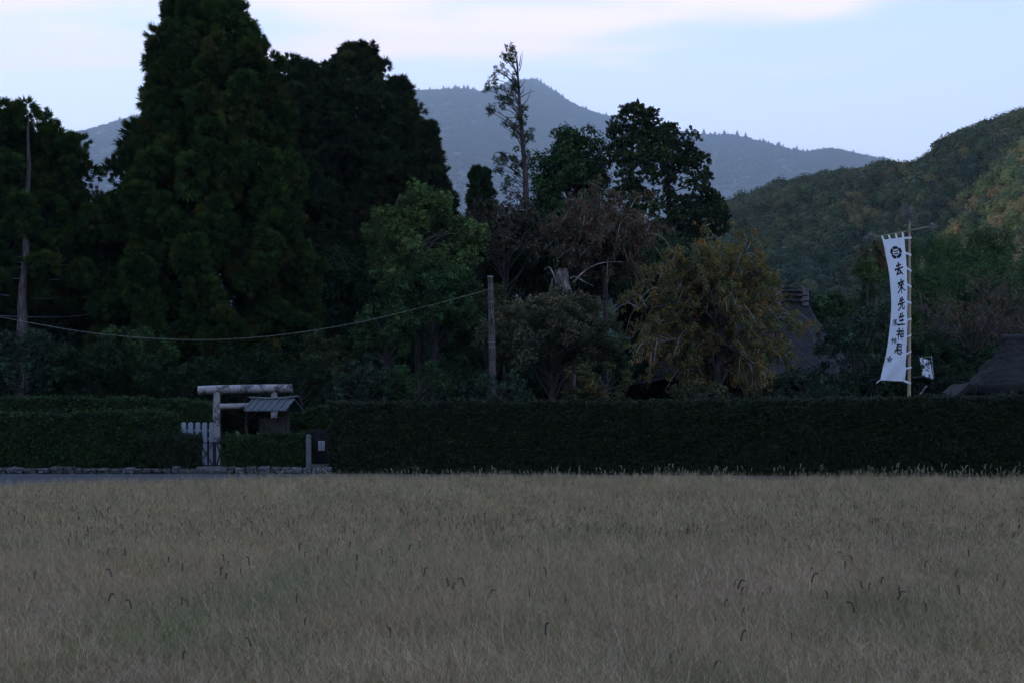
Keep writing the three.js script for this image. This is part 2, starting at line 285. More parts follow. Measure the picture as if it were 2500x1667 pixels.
function crownGeo(seed, lobes, cards, tall, fine = 1) {                           // a whole far tree crown: leaf clumps round a lumpy core
  reseed(seed); const t = new Tris(), L = [];
  for (let i = 0; i < lobes; i++) { const d = rdir(); d.y = Math.abs(d.y) * 1.1 - 0.25; L.push([V(d.x * 0.55, 0.55 * tall + d.y * 0.5 * tall, d.z * 0.55), rr(0.3, 0.5)]); }
  for (const [c, r] of L) for (let i = 0; i < cards / lobes; i++) {
    const d = rdir(); if (d.y < -0.3) d.y *= -1; const p = c.clone().addScaledVector(d, r * rr(0.75, 1.1)), n = d.clone().add(rdir().multiplyScalar(0.7)).normalize();
    t.leaf(p, sideOf(n), n.clone().cross(sideOf(n)).normalize(), rr(0.12, 0.24) * fine, rr(0.05, 0.09) * fine, 0.4);
  }
  for (const [c, r] of L) { const g = new THREE.IcosahedronGeometry(r * 0.8, 1).attributes.position; for (let i = 0; i < g.count; i++) t.p.push(g.getX(i) + c.x, g.getY(i) + c.y, g.getZ(i) + c.z); }
  return t.geo();
}
function spireGeo(seed, n = 46) {                                       // a far conifer
  reseed(seed); const t = new Tris();
  for (let i = 0; i < n; i++) { const h = i / n, a = i * 2.399, r = 0.34 * (1 - h) ** 0.8 + 0.03, b = V(0, h * 0.95, 0), d = V(Math.cos(a), -0.25, Math.sin(a)).normalize(); t.leaf(b, d, V(-Math.sin(a), 0, Math.cos(a)), r * rr(0.8, 1.25), r * 0.55, 0.3); }
  const g = new THREE.ConeGeometry(0.16, 0.98, 6).toNonIndexed().translate(0, 0.5, 0).attributes.position; for (let i = 0; i < g.count; i++) t.p.push(g.getX(i), g.getY(i), g.getZ(i));
  return t.geo();
}
const FAR = { round: crownGeo(51, 8, 1300, 1.0, 0.6), round2: crownGeo(52, 6, 1100, 1.3, 0.6), spire: spireGeo(53), mini: crownGeo(54, 5, 90, 1.0) };
const P3 = (a) => a.map(([x, y, d]) => at(x, y, d));
function wood(name, label, place, n, sizes, geo, cols, vmax = 1.08, dens = null) {
  const cp = new Copies();
  for (let i = 0; i < n; i++) {
    const u = rnd(), v = Math.pow(rnd(), 0.8) * vmax; if (dens && rnd() > dens(u, v)) continue;
    const p = place(u, v), s = rr(...sizes); p.y -= s * 0.25;
    cp.add(p, V(gauss() * 0.06, 1, gauss() * 0.06).normalize(), { x: s * rr(0.85, 1.2), y: s * rr(0.8, 1.2), z: s }, tint(typeof cols === 'function' ? cols(u, v, p) : cols, 0.28));
  }
  const m = cp.build(numbered(name), geo, M.far, scene); m.userData.label = label; m.userData.category = 'woodland'; return m;
}
reseed(77);
{
  // the far mountain
  const ridge = P3([[-900, 420, 7327], [-500, 380, 7168], [-100, 352, 7009], [60, 350, 7009], [186, 332, 7009], [234, 320, 7009], [308, 296, 7009], [420, 262, 7009], [600, 226, 7009], [800, 212, 7009], [1010, 220, 7009], [1063, 222, 7009], [1127, 220, 7009], [1180, 228, 7009], [1233, 208, 7009], [1291, 198, 7009], [1318, 207, 7009], [1350, 228, 7009], [1392, 254, 7009], [1446, 280, 7009], [1509, 294, 6849], [1594, 311, 6690], [1690, 327, 6531], [1796, 332, 6372], [1871, 350, 6212], [1966, 374, 6053], [2025, 367, 5894], [2083, 379, 5894], [2168, 397, 5894], [2400, 460, 6053], [2800, 520, 6372], [3200, 560, 6690]]);
  const foot = ridge.map((p, i) => V(p.x * 0.55, -4, -2800 - 180 * Math.sin(i * 0.9)));
  const place = slope('mountain', ridge, foot, 300, 90, 125, std({ color: rgb(0.075, 0.085, 0.06) }), 0.3);
  const cols = [[0.034, 0.052, 0.022], [0.042, 0.056, 0.022], [0.055, 0.056, 0.024], [0.036, 0.054, 0.022]];
  wood('mountain_forest', 'hazy blue forest covering the far mountain', place, 24000, [11, 19], FAR.mini, cols, 1.0);
  const cp = new Copies();
  for (let i = 0; i < 800; i++) { const u = rnd(), dense = u > 0.28 ? 1 : 0.6; if (rnd() > dense) continue; const p = place(u, rr(0.988, 1.012)), s = 19 + 34 * rnd() * rnd(); p.y -= s * 0.12; cp.add(p, UPV, { x: s * rr(0.9, 1.4), y: s, z: s }, tint(cols, 0.2)); }
  const r = cp.build('ridge_conifers', FAR.spire, M.far, scene); r.userData.label = 'row of tiny conifers on the mountain skyline'; r.userData.category = 'woodland';
}
const autumn = [[0.10, 0.13, 0.04], [0.075, 0.11, 0.036], [0.145, 0.145, 0.048], [0.20, 0.165, 0.055], [0.12, 0.135, 0.042], [0.19, 0.14, 0.058], [0.06, 0.09, 0.034], [0.11, 0.125, 0.042], [0.05, 0.075, 0.03]];  // autumn leaf tones, brightened to stand for low sun on the spur
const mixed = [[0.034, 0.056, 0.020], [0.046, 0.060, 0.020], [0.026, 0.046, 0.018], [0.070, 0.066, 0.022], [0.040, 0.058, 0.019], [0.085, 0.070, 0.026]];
const wooded = [[0.022, 0.040, 0.017], [0.027, 0.044, 0.017], [0.038, 0.053, 0.019], [0.020, 0.035, 0.016], [0.031, 0.046, 0.018]];  // evergreen tones, kept darker to put the shade of the hill into colour
{
  // the wooded hill at the right: a ridge across the view and a spur that comes forward
  const ridge = P3([[1400, 676, 450], [1560, 611, 440], [1700, 558, 430], [1770, 532, 425], [1850, 506, 415], [1945, 476, 405], [2073, 456, 390], [2190, 440, 380], [2285, 434, 370], [2338, 398, 360], [2402, 362, 350], [2500, 332, 340], [2640, 298, 335], [2900, 276, 340], [3300, 276, 350]]);
  const foot = P3([[1300, 1040, 230], [1500, 1036, 220], [1620, 1030, 210], [1700, 1020, 205], [1760, 1010, 200], [1830, 1000, 195], [1900, 990, 192], [1980, 980, 192], [2060, 960, 195], [2140, 940, 198], [2220, 920, 200], [2330, 900, 200], [2480, 880, 200], [2750, 880, 200], [3200, 880, 200]]);
  const place = slope('wooded_hill', ridge, foot, 150, 60, 13, std({ color: rgb(0.075, 0.07, 0.045) }));
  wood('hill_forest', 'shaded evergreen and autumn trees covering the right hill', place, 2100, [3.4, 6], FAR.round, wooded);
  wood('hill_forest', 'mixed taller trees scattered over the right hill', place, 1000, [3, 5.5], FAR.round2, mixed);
  {
    reseed(88); const cp = new Copies();
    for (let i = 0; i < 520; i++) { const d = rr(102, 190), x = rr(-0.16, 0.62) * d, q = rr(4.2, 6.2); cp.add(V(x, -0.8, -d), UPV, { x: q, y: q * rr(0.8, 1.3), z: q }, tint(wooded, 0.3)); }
    const b = cp.build('woodland_belt', FAR.round2, M.far, scene); b.userData.label = 'low dark wood between the garden and the right hill'; b.userData.category = 'woodland';
  }
  // spur
  const ridge2 = P3([[2330, 412, 350], [2440, 370, 320], [2580, 350, 280], [2760, 370, 240], [3000, 440, 200], [3400, 560, 160]]);
  const foot2 = P3([[2240, 560, 330], [2215, 640, 295], [2205, 720, 255], [2195, 800, 215], [2180, 900, 170], [2150, 990, 125]]);
  const place2 = slope('wooded_spur', ridge2, foot2, 110, 60, 9, std({ color: rgb(0.085, 0.08, 0.05) }));
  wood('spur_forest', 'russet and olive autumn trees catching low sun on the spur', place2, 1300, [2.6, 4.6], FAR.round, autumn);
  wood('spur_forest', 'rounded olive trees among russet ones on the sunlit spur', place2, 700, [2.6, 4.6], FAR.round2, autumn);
  // the ridge west of the field, outside the frame, behind which the sun has gone for everything near
  const w1 = [], w0 = [];
  for (const [x, h, z] of [[-205, 50, 130], [-200, 95, 62], [-205, 118, -6], [-212, 128, -74], [-220, 132, -142], [-228, 134, -210], [-240, 138, -290], [-256, 150, -380], [-272, 160, -470], [-286, 168, -560], [-292, 170, -660], [-298, 156, -760], [-305, 95, -860], [-310, 40, -940]]) { w1.push(V(x + 6 * Math.sin(z), h, z)); w0.push(V(x + 72 + 6 * Math.cos(z * 0.7), -1, z)); }
  const place3 = slope('western_ridge', w1, w0, 90, 30, 10, std({ color: rgb(0.08, 0.08, 0.05) }), 0.9);
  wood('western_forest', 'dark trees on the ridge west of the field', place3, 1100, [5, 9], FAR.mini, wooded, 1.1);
  // unseen wooded slope added behind the viewer to keep the low southern sky off the hedge and tree fronts
  const s1 = [], s0 = [];
  for (let i = 0; i < 9; i++) { const x = -240 + i * 60, bow = (x / 240) ** 2; s1.push(V(x, 48 - 8 * bow + 4 * Math.sin(i * 1.7), 92 - 40 * bow)); s0.push(V(x * 0.85, -1, 40 - 20 * bow)); }
  const place4 = slope('added_southern_slope', s1, s0, 90, 24, 6, std({ color: rgb(0.08, 0.08, 0.05) }), 0.9);
  wood('added_southern_forest', 'trees on the unseen slope added behind the field', place4, 600, [5, 9], FAR.mini, wooded, 1.1);
}
console.log('hills ready');

// ---------------------------------------------------------------- hedges
function hedge(label, path, y0, thick, cols, o = {}) {                 // path: [x, z, topY] along the front face, left to right
  const base = V(path[0][0], y0, path[0][1]), g = thing(o.name ?? 'hedge', label, 'hedge', base), cp = new Copies();
  const pts = path.map(([x, z]) => V(x, 0, z)), den = (o.density ?? 250) / 12 * 1.9, sz = o.size ?? 0.15;
  const P = [], I = [], ins = 0.14;
  path.forEach(([x, z, top], i) => { const nx = i ? 0 : ins, xx = x + (i === 0 ? ins : i === path.length - 1 ? -ins : 0); P.push(xx, y0, z - ins, xx, top - ins - 0.1, z - ins, xx, top - ins, z - ins - 0.12, xx, top - ins, z - thick + ins, xx, y0, z - thick + ins); });
  for (let i = 0; i + 1 < path.length; i++) for (let j = 0; j < 4; j++) { const a = i * 5 + j, b = a + 5; I.push(a, b, a + 1, b, b + 1, a + 1); }
  for (const e of [0, (path.length - 1) * 5]) I.push(e, e + 1, e + 4, e + 1, e + 3, e + 4, e + 1, e + 2, e + 3);
  const core = new THREE.BufferGeometry(); core.setAttribute('position', new THREE.Float32BufferAttribute(P, 3)); core.setIndex(I); core.computeVertexNormals();
  part('woody_core', core, M.forestFloor, g, base);
  const wob = (x, y, z) => 0.14 * fbm(x * 0.55, y * 0.9, z * 0.7, 3) + 0.05 * fbm(x * 3, y * 3, z * 3, 2);
  const put = (p, n) => { const k = wob(p.x, p.y, p.z) + gauss() * 0.03; p.addScaledVector(n, k); const dir = n.clone().add(V(0, 0.12, 0)).add(rdir().multiplyScalar(0.35)).normalize(); cp.add(p, dir, sz * rr(0.8, 1.25), tint(cols, 0.35)); };
  for (let i = 0; i + 1 < path.length; i++) {
    const [xa, za, ta] = path[i], [xb, zb, tb] = path[i + 1], L = Math.hypot(xb - xa, zb - za), n = V(-(zb - za) / L, 0, (xb - xa) / L); if (n.z < 0) n.negate();
    const hgt = (ta + tb) / 2 - y0;
    for (let k = 0; k < L * hgt * den; k++) { const s = rnd(), t = lerp(ta, tb, s), y = y0 + rnd() * (t - y0), r = Math.max(0, y - (t - 0.16)); put(V(lerp(xa, xb, s), y, lerp(za, zb, s)).addScaledVector(n, -r * r * 3), n.clone().add(V(0, r * 5, 0)).normalize()); }
    for (let k = 0; k < L * thick * den; k++) { const s = rnd(), f = rnd(); put(V(lerp(xa, xb, s), lerp(ta, tb, s) - 0.03, lerp(za, zb, s)).addScaledVector(n, -f * thick), UPV.clone()); }
    for (let k = 0; k < L * (o.shoots ?? 5) * 0.55; k++) { const s = rnd(), p = V(lerp(xa, xb, s), lerp(ta, tb, s) + rr(0.0, 0.09), lerp(za, zb, s)).addScaledVector(n, -rnd() * thick); cp.add(p, V(gauss() * 0.3, 1, gauss() * 0.3).normalize(), sz * rr(0.9, 1.6), tint(cols, 0.35)); }
  }
  for (const [i, sgn] of [[0, -1], [path.length - 1, 1]]) { const [x, z, t] = path[i]; for (let k = 0; k < thick * (t - y0) * den; k++) put(V(x, y0 + rnd() * (t - y0), z - rnd() * thick), V(sgn, 0, 0)); }
  cp.build('foliage', hedgePatch, M.glossy, g, base); return g;
}
reseed(301);
{
  const p = [];
  for (const [px, d, top] of [[814, 40.2, 990], [900, 40.1, 991], [1100, 39.9, 990], [1350, 39.6, 989], [1600, 39.1, 988], [1850, 38.5, 985], [2100, 37.9, 982], [2300, 37.4, 978], [2500, 36.9, 974], [2750, 36.3, 970]]) p.push([xAt(px, d), -d, yAt(top, d)]);
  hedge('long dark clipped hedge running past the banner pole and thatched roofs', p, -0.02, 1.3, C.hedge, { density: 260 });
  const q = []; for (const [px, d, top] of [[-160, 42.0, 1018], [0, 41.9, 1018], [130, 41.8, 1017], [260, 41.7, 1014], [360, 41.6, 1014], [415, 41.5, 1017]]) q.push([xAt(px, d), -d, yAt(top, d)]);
  hedge('chest-high clipped hedge beside the pale picket fence', q, 0.16, 1.0, C.hedgeGreen, { density: 250 });
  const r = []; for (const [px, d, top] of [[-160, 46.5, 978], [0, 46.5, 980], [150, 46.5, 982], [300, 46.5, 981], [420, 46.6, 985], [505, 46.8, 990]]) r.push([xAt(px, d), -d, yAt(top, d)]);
  hedge('upper hedge rising on higher ground behind the chest-high hedge', r, 0.3, 1.5, C.hedgeGreen, { density: 200, size: 0.17, shoots: 9 });
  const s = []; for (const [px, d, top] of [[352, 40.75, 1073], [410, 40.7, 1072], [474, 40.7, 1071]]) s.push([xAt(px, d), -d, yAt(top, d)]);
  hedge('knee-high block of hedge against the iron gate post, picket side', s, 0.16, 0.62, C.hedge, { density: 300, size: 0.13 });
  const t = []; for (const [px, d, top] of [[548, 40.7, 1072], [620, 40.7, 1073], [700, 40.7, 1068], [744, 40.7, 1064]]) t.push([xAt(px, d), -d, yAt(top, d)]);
  hedge('low rounded hedge under the notice board', t, 0.16, 0.9, C.hedgeGreen, { density: 300, size: 0.14, shoots: 10 });
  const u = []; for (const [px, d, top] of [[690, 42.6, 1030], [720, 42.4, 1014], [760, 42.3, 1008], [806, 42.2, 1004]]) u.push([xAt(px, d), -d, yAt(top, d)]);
  hedge('shaggy taller hedge behind the stone post and notice', u, 0.16, 1.3, C.hedgeGreen, { density: 260, size: 0.16, shoots: 14 });
}
console.log('hedges ready');

// ---------------------------------------------------------------- trees
function branchTo(a, b, sag = 0.12) { const L = a.distanceTo(b), m = a.clone().lerp(b, rr(0.3, 0.7)); m.y += L * (sag + gauss() * 0.12); m.add(V(gauss() * 0.14 * L, 0, gauss() * 0.14 * L)); return [a, m, b]; }
const trunkAt = (pts, y) => { for (let i = 0; i + 1 < pts.length; i++) if (y <= pts[i + 1].y || i + 2 === pts.length) { const t = clamp((y - pts[i].y) / (pts[i + 1].y - pts[i].y), 0, 1); return pts[i].clone().lerp(pts[i + 1], t); } };
function cedar(o) {                                                    // Japanese cedar: many drooping boughs that end in puffs of needle tufts
  const base = V(xAt(o.px, o.d), 0.1, -o.d), H = yAt(o.top, o.d), g = thing('cedar_tree', o.label, 'tree', base, o.group), cp = new Copies();
  const tr = [base.clone(), base.clone().add(V(0.1, H * 0.4, 0)), base.clone().add(V(o.lean ?? 0, H * 0.97, 0))];
  part('trunk', tube(tr, [o.r ?? 0.5, (o.r ?? 0.5) * 0.7, 0.05], 10, 0.15), M.cedarBark, g, base);
  const prof = (h) => { const P = o.prof; for (let i = 0; i + 1 < P.length; i++) if (h <= P[i + 1][0]) return lerp(P[i][1], P[i + 1][1], (h - P[i][0]) / (P[i + 1][0] - P[i][0])); return P[P.length - 1][1]; };
  const twigs = [];
  for (let i = 0; i < o.boughs; i++) {
    const h = o.from + (1 - o.from) * Math.pow((i + rnd()) / o.boughs, 0.9), y = h * H, a = i * 2.399 + rr(-0.4, 0.4), ext = prof(h), pr = clamp(0.28 + ext * 0.13, 0.3, 1.0) * rr(0.75, 1.25) * (o.puff ?? 1), R = Math.max(0.15, (ext * rr(0.76, 1.10) - pr * 0.9 - o.size * 0.4) / 0.86), c0 = trunkAt(tr, y);
    const end = c0.clone().add(V(Math.cos(a) * R * 0.86, -R * 0.10 + rr(-0.2, 0.3), Math.sin(a) * R * 0.86));
    twigs.push(tube(branchTo(c0, end, 0.05), [0.05, 0.02], 4));
        fillClump(cp, end, V(pr * 0.9, pr * rr(0.85, 1.3), pr * 0.9), Math.round(o.per * Math.max(0.2, pr * pr) * (h > 0.86 ? 0.62 : 1)), o.size, o.cols, { up: 0.15, jit: 0.6 });
    const mid = c0.clone().lerp(end, 0.55); fillClump(cp, mid, V(pr * 0.8, pr * 0.6, pr * 0.8), Math.round(o.per * 0.35), o.size, o.cols);
    const low = end.clone().add(V(gauss() * 0.3, -pr * 1.15, gauss() * 0.3)); if (rnd() < 0.7) fillClump(cp, low, V(pr * 0.6, pr * 0.75, pr * 0.6), Math.round(o.per * 0.4), o.size, o.cols, { up: -0.3 });
  }
  part('boughs', mergeGeometries(twigs), M.twig, g, base, 'stuff');
  cp.build('crown', puff(o.spray ?? S.sugi), M.foliage, g, base); return g;
}
reseed(401);
const cedarGroup = 'tall dark cedars behind the hedges';
cedar({ px: 502, d: 60, top: -28, label: 'tallest and broadest dark cedar, its top above the log gate', group: cedarGroup, prof: [[0, 5.8], [0.41, 5.8], [0.54, 5.4], [0.63, 5.0], [0.725, 4.2], [0.80, 3.6], [0.877, 3.3], [0.927, 2.6], [0.965, 1.8], [1, 0.8]], from: 0.08, boughs: 330, per: 81, size: 0.42, cols: C.sugi, r: 0.7, lean: 0.5 });
cedar({ px: 412, d: 61.2, top: -14, label: 'slimmer open-topped cedar leaning against the tallest cedar', group: cedarGroup, prof: [[0, 3], [0.5, 3.1], [0.7, 2.3], [0.85, 1.35], [0.95, 0.75], [1, 0.25]], from: 0.3, boughs: 130, per: 22, size: 0.37, cols: C.sugi, r: 0.4, lean: 0.2 });
cedar({ px: 862, d: 74, top: 104, label: 'broad-topped cedar with sky showing through its upper boughs', group: cedarGroup, prof: [[0, 5], [0.6, 5.3], [0.7, 5.1], [0.807, 4.6], [0.87, 4.0], [0.91, 3.4], [0.957, 2.2], [1, 0.7]], from: 0.08, boughs: 270, per: 62, size: 0.44, cols: C.sugiDark, r: 0.55 });
cedar({ px: 738, d: 73, top: 142, label: 'flat-topped cedar between the tallest cedar and the broad-topped one', group: cedarGroup, prof: [[0, 4], [0.6, 3.6], [0.85, 2.8], [0.92, 2.4], [0.97, 1.8], [1, 1.0]], from: 0.1, boughs: 170, per: 60, size: 0.44, cols: C.sugiDark, r: 0.5 });
cedar({ px: 972, d: 73, top: 188, label: 'lower cedar on the shoulder of the broad-topped cedar', group: cedarGroup, prof: [[0, 4.4], [0.6, 4.0], [0.72, 3.4], [0.8, 2.7], [0.88, 2.0], [0.95, 1.2], [1, 0.5]], from: 0.06, boughs: 190, per: 58, size: 0.42, cols: C.sugiDark, r: 0.45 });
cedar({ px: 1046, d: 71, top: 300, label: 'sloping cedar at the end of the cedar row beside the mountain', group: cedarGroup, prof: [[0, 3.0], [0.5, 2.8], [0.7, 2.2], [0.8, 1.7], [0.9, 1.1], [1, 0.3]], from: 0.06, boughs: 140, per: 52, size: 0.39, cols: C.sugiDark, r: 0.35 });
cedar({ px: 800, d: 82, top: 190, label: 'cedar hidden at the back of the cedar row', group: cedarGroup, prof: [[0, 4.4], [0.6, 4.2], [0.85, 3.0], [1, 0.6]], from: 0.15, boughs: 90, per: 52, size: 0.50, cols: C.sugiDark, r: 0.45 });
cedar({ px: 1160, d: 70, top: 404, label: 'small twin-tipped conifer beside the thin tall tree, left tip', prof: [[0, 2.0], [0.5, 1.6], [0.75, 1.1], [0.9, 0.6], [1, 0.1]], from: 0.1, boughs: 150, per: 39, size: 0.24, cols: C.green, r: 0.2, puff: 0.45 });
cedar({ px: 1184, d: 70.6, top: 408, label: 'small twin-tipped conifer beside the thin tall tree, right tip', prof: [[0, 2.0], [0.5, 1.6], [0.75, 1.1], [0.9, 0.6], [1, 0.1]], from: 0.1, boughs: 150, per: 39, size: 0.24, cols: C.green, r: 0.2, puff: 0.45 });
cedar({ px: 262, d: 84, top: 476, label: 'dim cedar far back in the gap left of the tallest cedar', group: cedarGroup, prof: [[0, 4.4], [0.6, 3.6], [0.85, 2.2], [1, 0.4]], from: 0.06, boughs: 100, per: 44, size: 0.50, cols: C.sugiDark, r: 0.4 });
cedar({ px: 40, d: 66, top: 300, label: 'dark cedar directly behind the bare cedar trunk', group: cedarGroup, prof: [[0, 4.6], [0.6, 4.0], [0.85, 2.6], [0.95, 1.6], [1, 0.5]], from: 0.06, boughs: 150, per: 52, size: 0.46, cols: C.sugiDark, r: 0.45 });
cedar({ px: 165, d: 67, top: 350, label: 'dark cedar behind the ragged puffs of the bare-trunked cedar', group: cedarGroup, prof: [[0, 4], [0.6, 2.4], [0.8, 1.5], [0.92, 0.9], [1, 0.3]], from: 0.06, boughs: 110, per: 47, size: 0.44, cols: C.sugiDark, r: 0.4 });

function clumpTree(o) {                                                // tree whose leaf clumps are placed one by one: [x, y, r] in a window of the photograph
  const [ox, oy, sc] = o.win, d = o.d, tp = o.trunk.map(([x, y]) => at(ox + x * sc, oy + y * sc, o.trunkD ?? d)).sort((a, b) => a.y - b.y), base = V(tp[0].x, 0.1, tp[0].z);
  const g = thing(o.name, o.label, 'tree', base, o.group), cp = new Copies(), twigs = [];
  const pts = tp[0].y > 0.4 ? [base.clone(), ...tp] : tp;
  part('trunk', tube(pts, o.radii, 9, 0.12), o.bark ?? M.bark, g, base);
  for (const [x, y, r] of o.clumps) {
    const R = r * sc / F * d * (o.grow ?? 1), c = at(ox + x * sc, oy + y * sc, d); c.z += gauss() * (o.deep ?? 1.2);
    const from = trunkAt(pts, c.y - rr(0.1, 0.9) - c.distanceTo(V(tp[0].x, c.y, tp[0].z)) * (o.rise ?? 0.35));
    if (from && (o.twigs ?? 1)) twigs.push(tube(branchTo(from, c, o.sag ?? 0.08), [o.twigR ?? 0.035, 0.012], 4));
    fillClump(cp, c, V(R, R * 0.85, R), Math.max(4, Math.round(o.dens * R * R)), o.size, o.cols, { up: o.up, jit: o.jit });
  }
  for (const b of o.bare ?? []) twigs.push(tube(b.map(([x, y]) => at(ox + x * sc, oy + y * sc, d)), [0.028, 0.008], 4));
  if (twigs.length) part('branches', mergeGeometries(twigs), o.twigMat ?? M.twig, g, base, 'stuff');
  cp.build('crown', puff(o.spray), o.mat ?? M.foliage, g, base); return g;
}
reseed(451);
clumpTree({ name: 'cedar_tree', label: 'cedar with a long bare grey trunk and ragged puffs at the top', group: cedarGroup, win: [0, 240, 0.4208], d: 57, trunkD: 56.0, radii: [0.38, 0.32, 0.22, 0.18, 0.14, 0.11, 0.07, 0.04], bark: M.cedarBark, dens: 150, size: 0.40, cols: C.sugi, spray: S.sugi, deep: 1.6, twigs: 0,
  trunk: [[130, 1560], [128, 1300], [125, 1150], [145, 950], [150, 640], [165, 400], [160, 240], [160, 110]],
  clumps: [[30, 110, 25], [70, 90, 38], [130, 85, 38], [190, 90, 42], [240, 100, 36], [280, 140, 28], [310, 175, 18], [230, 170, 35], [270, 190, 20], [60, 150, 50], [130, 150, 60], [10, 180, 40], [200, 200, 50], [100, 230, 60], [30, 250, 60], [160, 260, 60], [340, 240, 40], [400, 230, 40], [450, 250, 42], [480, 300, 26], [330, 290, 50], [400, 300, 50], [440, 330, 36], [250, 270, 50], [300, 330, 60], [200, 330, 60], [100, 330, 60], [30, 350, 60], [485, 385, 36], [505, 412, 22], [430, 400, 40], [460, 460, 42], [490, 510, 18], [380, 470, 50], [300, 420, 60], [220, 430, 60], [130, 430, 70], [40, 440, 70], [420, 530, 50], [330, 540, 60], [240, 520, 70], [140, 520, 70], [50, 530, 70], [540, 600, 45], [480, 590, 50], [400, 620, 60], [300, 640, 70], [200, 650, 60], [100, 640, 60], [30, 640, 60], [520, 680, 60], [440, 700, 60], [350, 730, 70], [560, 740, 50], [250, 760, 60], [40, 740, 60], [100, 760, 50], [30, 960, 50], [20, 880, 40], [330, 830, 70], [450, 800, 70], [550, 820, 60], [230, 860, 60], [400, 920, 70], [520, 900, 70], [300, 980, 60], [450, 1040, 70], [560, 1020, 60], [230, 1080, 60], [350, 1120, 60], [250, 1000, 50], [-60, 200, 70], [-60, 350, 90], [-60, 520, 90], [-80, 720, 100], [20, 1060, 60], [60, 1150, 50]] });
const thin = { name: 'slender_tree', d: 62, dens: 30, cols: C.hinoki };
clumpTree({ ...thin, label: 'thin tall sparse tree with tufted branches standing before the mountain', win: [1180, 100, 0.2936], radii: [0.19, 0.165, 0.15, 0.13, 0.11, 0.09, 0.07, 0.045, 0.02], bark: M.bark, dens: 62, size: 0.22, spray: S.broad, deep: 0.5, sag: 0.1, twigR: 0.03,
  trunk: [[362, 1560], [355, 1260], [345, 1050], [330, 880], [318, 700], [305, 560], [295, 400], [285, 250], [265, 90]],
  clumps: [[222, 40, 14], [235, 75, 22], [215, 120, 18], [165, 150, 24], [215, 185, 26], [100, 240, 24], [80, 290, 20], [140, 265, 20], [190, 270, 20], [155, 225, 9], [265, 290, 16], [40, 375, 20], [30, 405, 9], [110, 385, 24], [160, 385, 18], [240, 370, 28], [265, 400, 30], [225, 430, 22], [195, 480, 24], [165, 520, 24], [230, 510, 24], [130, 488, 12], [155, 555, 14], [65, 570, 18], [70, 600, 13], [40, 600, 10], [310, 545, 20], [335, 565, 9], [275, 640, 32], [300, 670, 36], [210, 670, 18], [170, 700, 16], [265, 720, 20], [330, 655, 13], [290, 780, 36], [265, 790, 18], [375, 760, 30], [400, 735, 18], [390, 820, 18], [350, 790, 18], [280, 910, 32], [340, 940, 42], [375, 970, 25], [250, 950, 32], [190, 960, 40], [230, 1000, 45], [150, 1010, 40], [90, 1010, 28], [170, 1070, 44], [250, 1060, 40], [120, 1080, 36], [190, 1130, 40], [280, 1120, 20], [180, 1200, 38], [220, 1180, 28], [385, 1040, 25], [380, 1090, 15], [150, 1240, 35], [300, 1010, 30]],
  bare: [[[300, 250], [318, 180], [325, 80]], [[290, 240], [284, 170], [278, 90]], [[300, 210], [310, 140], [312, 110]], [[308, 470], [360, 440], [430, 412]], [[333, 532], [372, 480], [394, 398]], [[306, 450], [335, 410], [338, 380]], [[300, 400], [335, 350], [362, 312]], [[310, 640], [180, 630], [100, 552]], [[300, 560], [220, 530], [80, 520], [60, 560]], [[355, 1212], [290, 1212], [250, 1216]], [[357, 1200], [400, 1180], [430, 1150]]] });
clumpTree({ name: 'cypress_tree', label: 'loose dark cypress with two tops standing behind the russet tree', win: [1100, 80, 0.34], d: 64, radii: [0.25, 0.2, 0.13, 0.03], trunk: [[1325, 1900], [1310, 1250], [1303, 900], [1315, 560]], dens: 210, size: 0.33, grow: 1.42, cols: C.hinoki, spray: S.fan, deep: 1.5, sag: 0.02, rise: 0.1, twigR: 0.045,
  clumps: [[1330, 540, 34], [1300, 580, 50], [1380, 590, 50], [1430, 610, 30], [1250, 600, 34], [1200, 640, 26], [1160, 690, 30], [1210, 720, 44], [1290, 690, 50], [1370, 680, 50], [1440, 650, 26], [1130, 790, 22], [1170, 850, 44], [1240, 830, 44], [1330, 800, 60], [1420, 760, 60], [1500, 700, 40], [1500, 800, 70], [1230, 920, 50], [1180, 960, 36], [1300, 960, 50], [1400, 900, 70], [1480, 930, 66], [1400, 1040, 55], [1300, 1080, 50], [1230, 1060, 45], [1200, 1150, 45], [1280, 1180, 50], [1450, 1180, 40], [1380, 1160, 40], [1480, 1300, 40], [1400, 1290, 34], [1300, 1300, 45], [1250, 1380, 60], [1360, 1420, 60], [1480, 1420, 60]] });
clumpTree({ name: 'cypress_tree', label: 'wide cypress sloping down beside the hazy hill, sky through its branches', win: [1100, 80, 0.34], d: 65.5, radii: [0.22, 0.17, 0.11, 0.03], trunk: [[1580, 1900], [1570, 1250], [1568, 950], [1575, 680]], dens: 200, size: 0.33, grow: 1.42, cols: C.hinoki, spray: S.fan, deep: 1.5, sag: 0.02, rise: 0.1, twigR: 0.04,
  clumps: [[1545, 660, 18], [1615, 680, 18], [1560, 720, 40], [1640, 740, 34], [1720, 740, 20], [1600, 830, 60], [1690, 830, 50], [1740, 780, 28], [1750, 880, 52], [1810, 900, 36], [1830, 980, 36], [1840, 1020, 36], [1600, 940, 66], [1700, 960, 56], [1780, 1080, 34], [1720, 1100, 40], [1500, 1060, 46], [1600, 1080, 46], [1860, 1150, 52], [1920, 1200, 56], [1950, 1280, 56], [1900, 1320, 66], [1820, 1230, 62], [1740, 1200, 50], [1660, 1220, 50], [1560, 1200, 46], [1780, 1340, 64], [1680, 1330, 60], [1950, 1380, 44], [1600, 1330, 50], [1850, 1420, 60], [1700, 1440, 60], [1580, 1460, 60]],
  bare: [[[1580, 800], [1650, 730], [1710, 720]], [[1575, 760], [1560, 700], [1590, 650]], [[1570, 1050], [1480, 1080], [1380, 1080]], [[1570, 1250], [1450, 1260], [1330, 1250]], [[1572, 1150], [1680, 1120], [1780, 1130]]] });

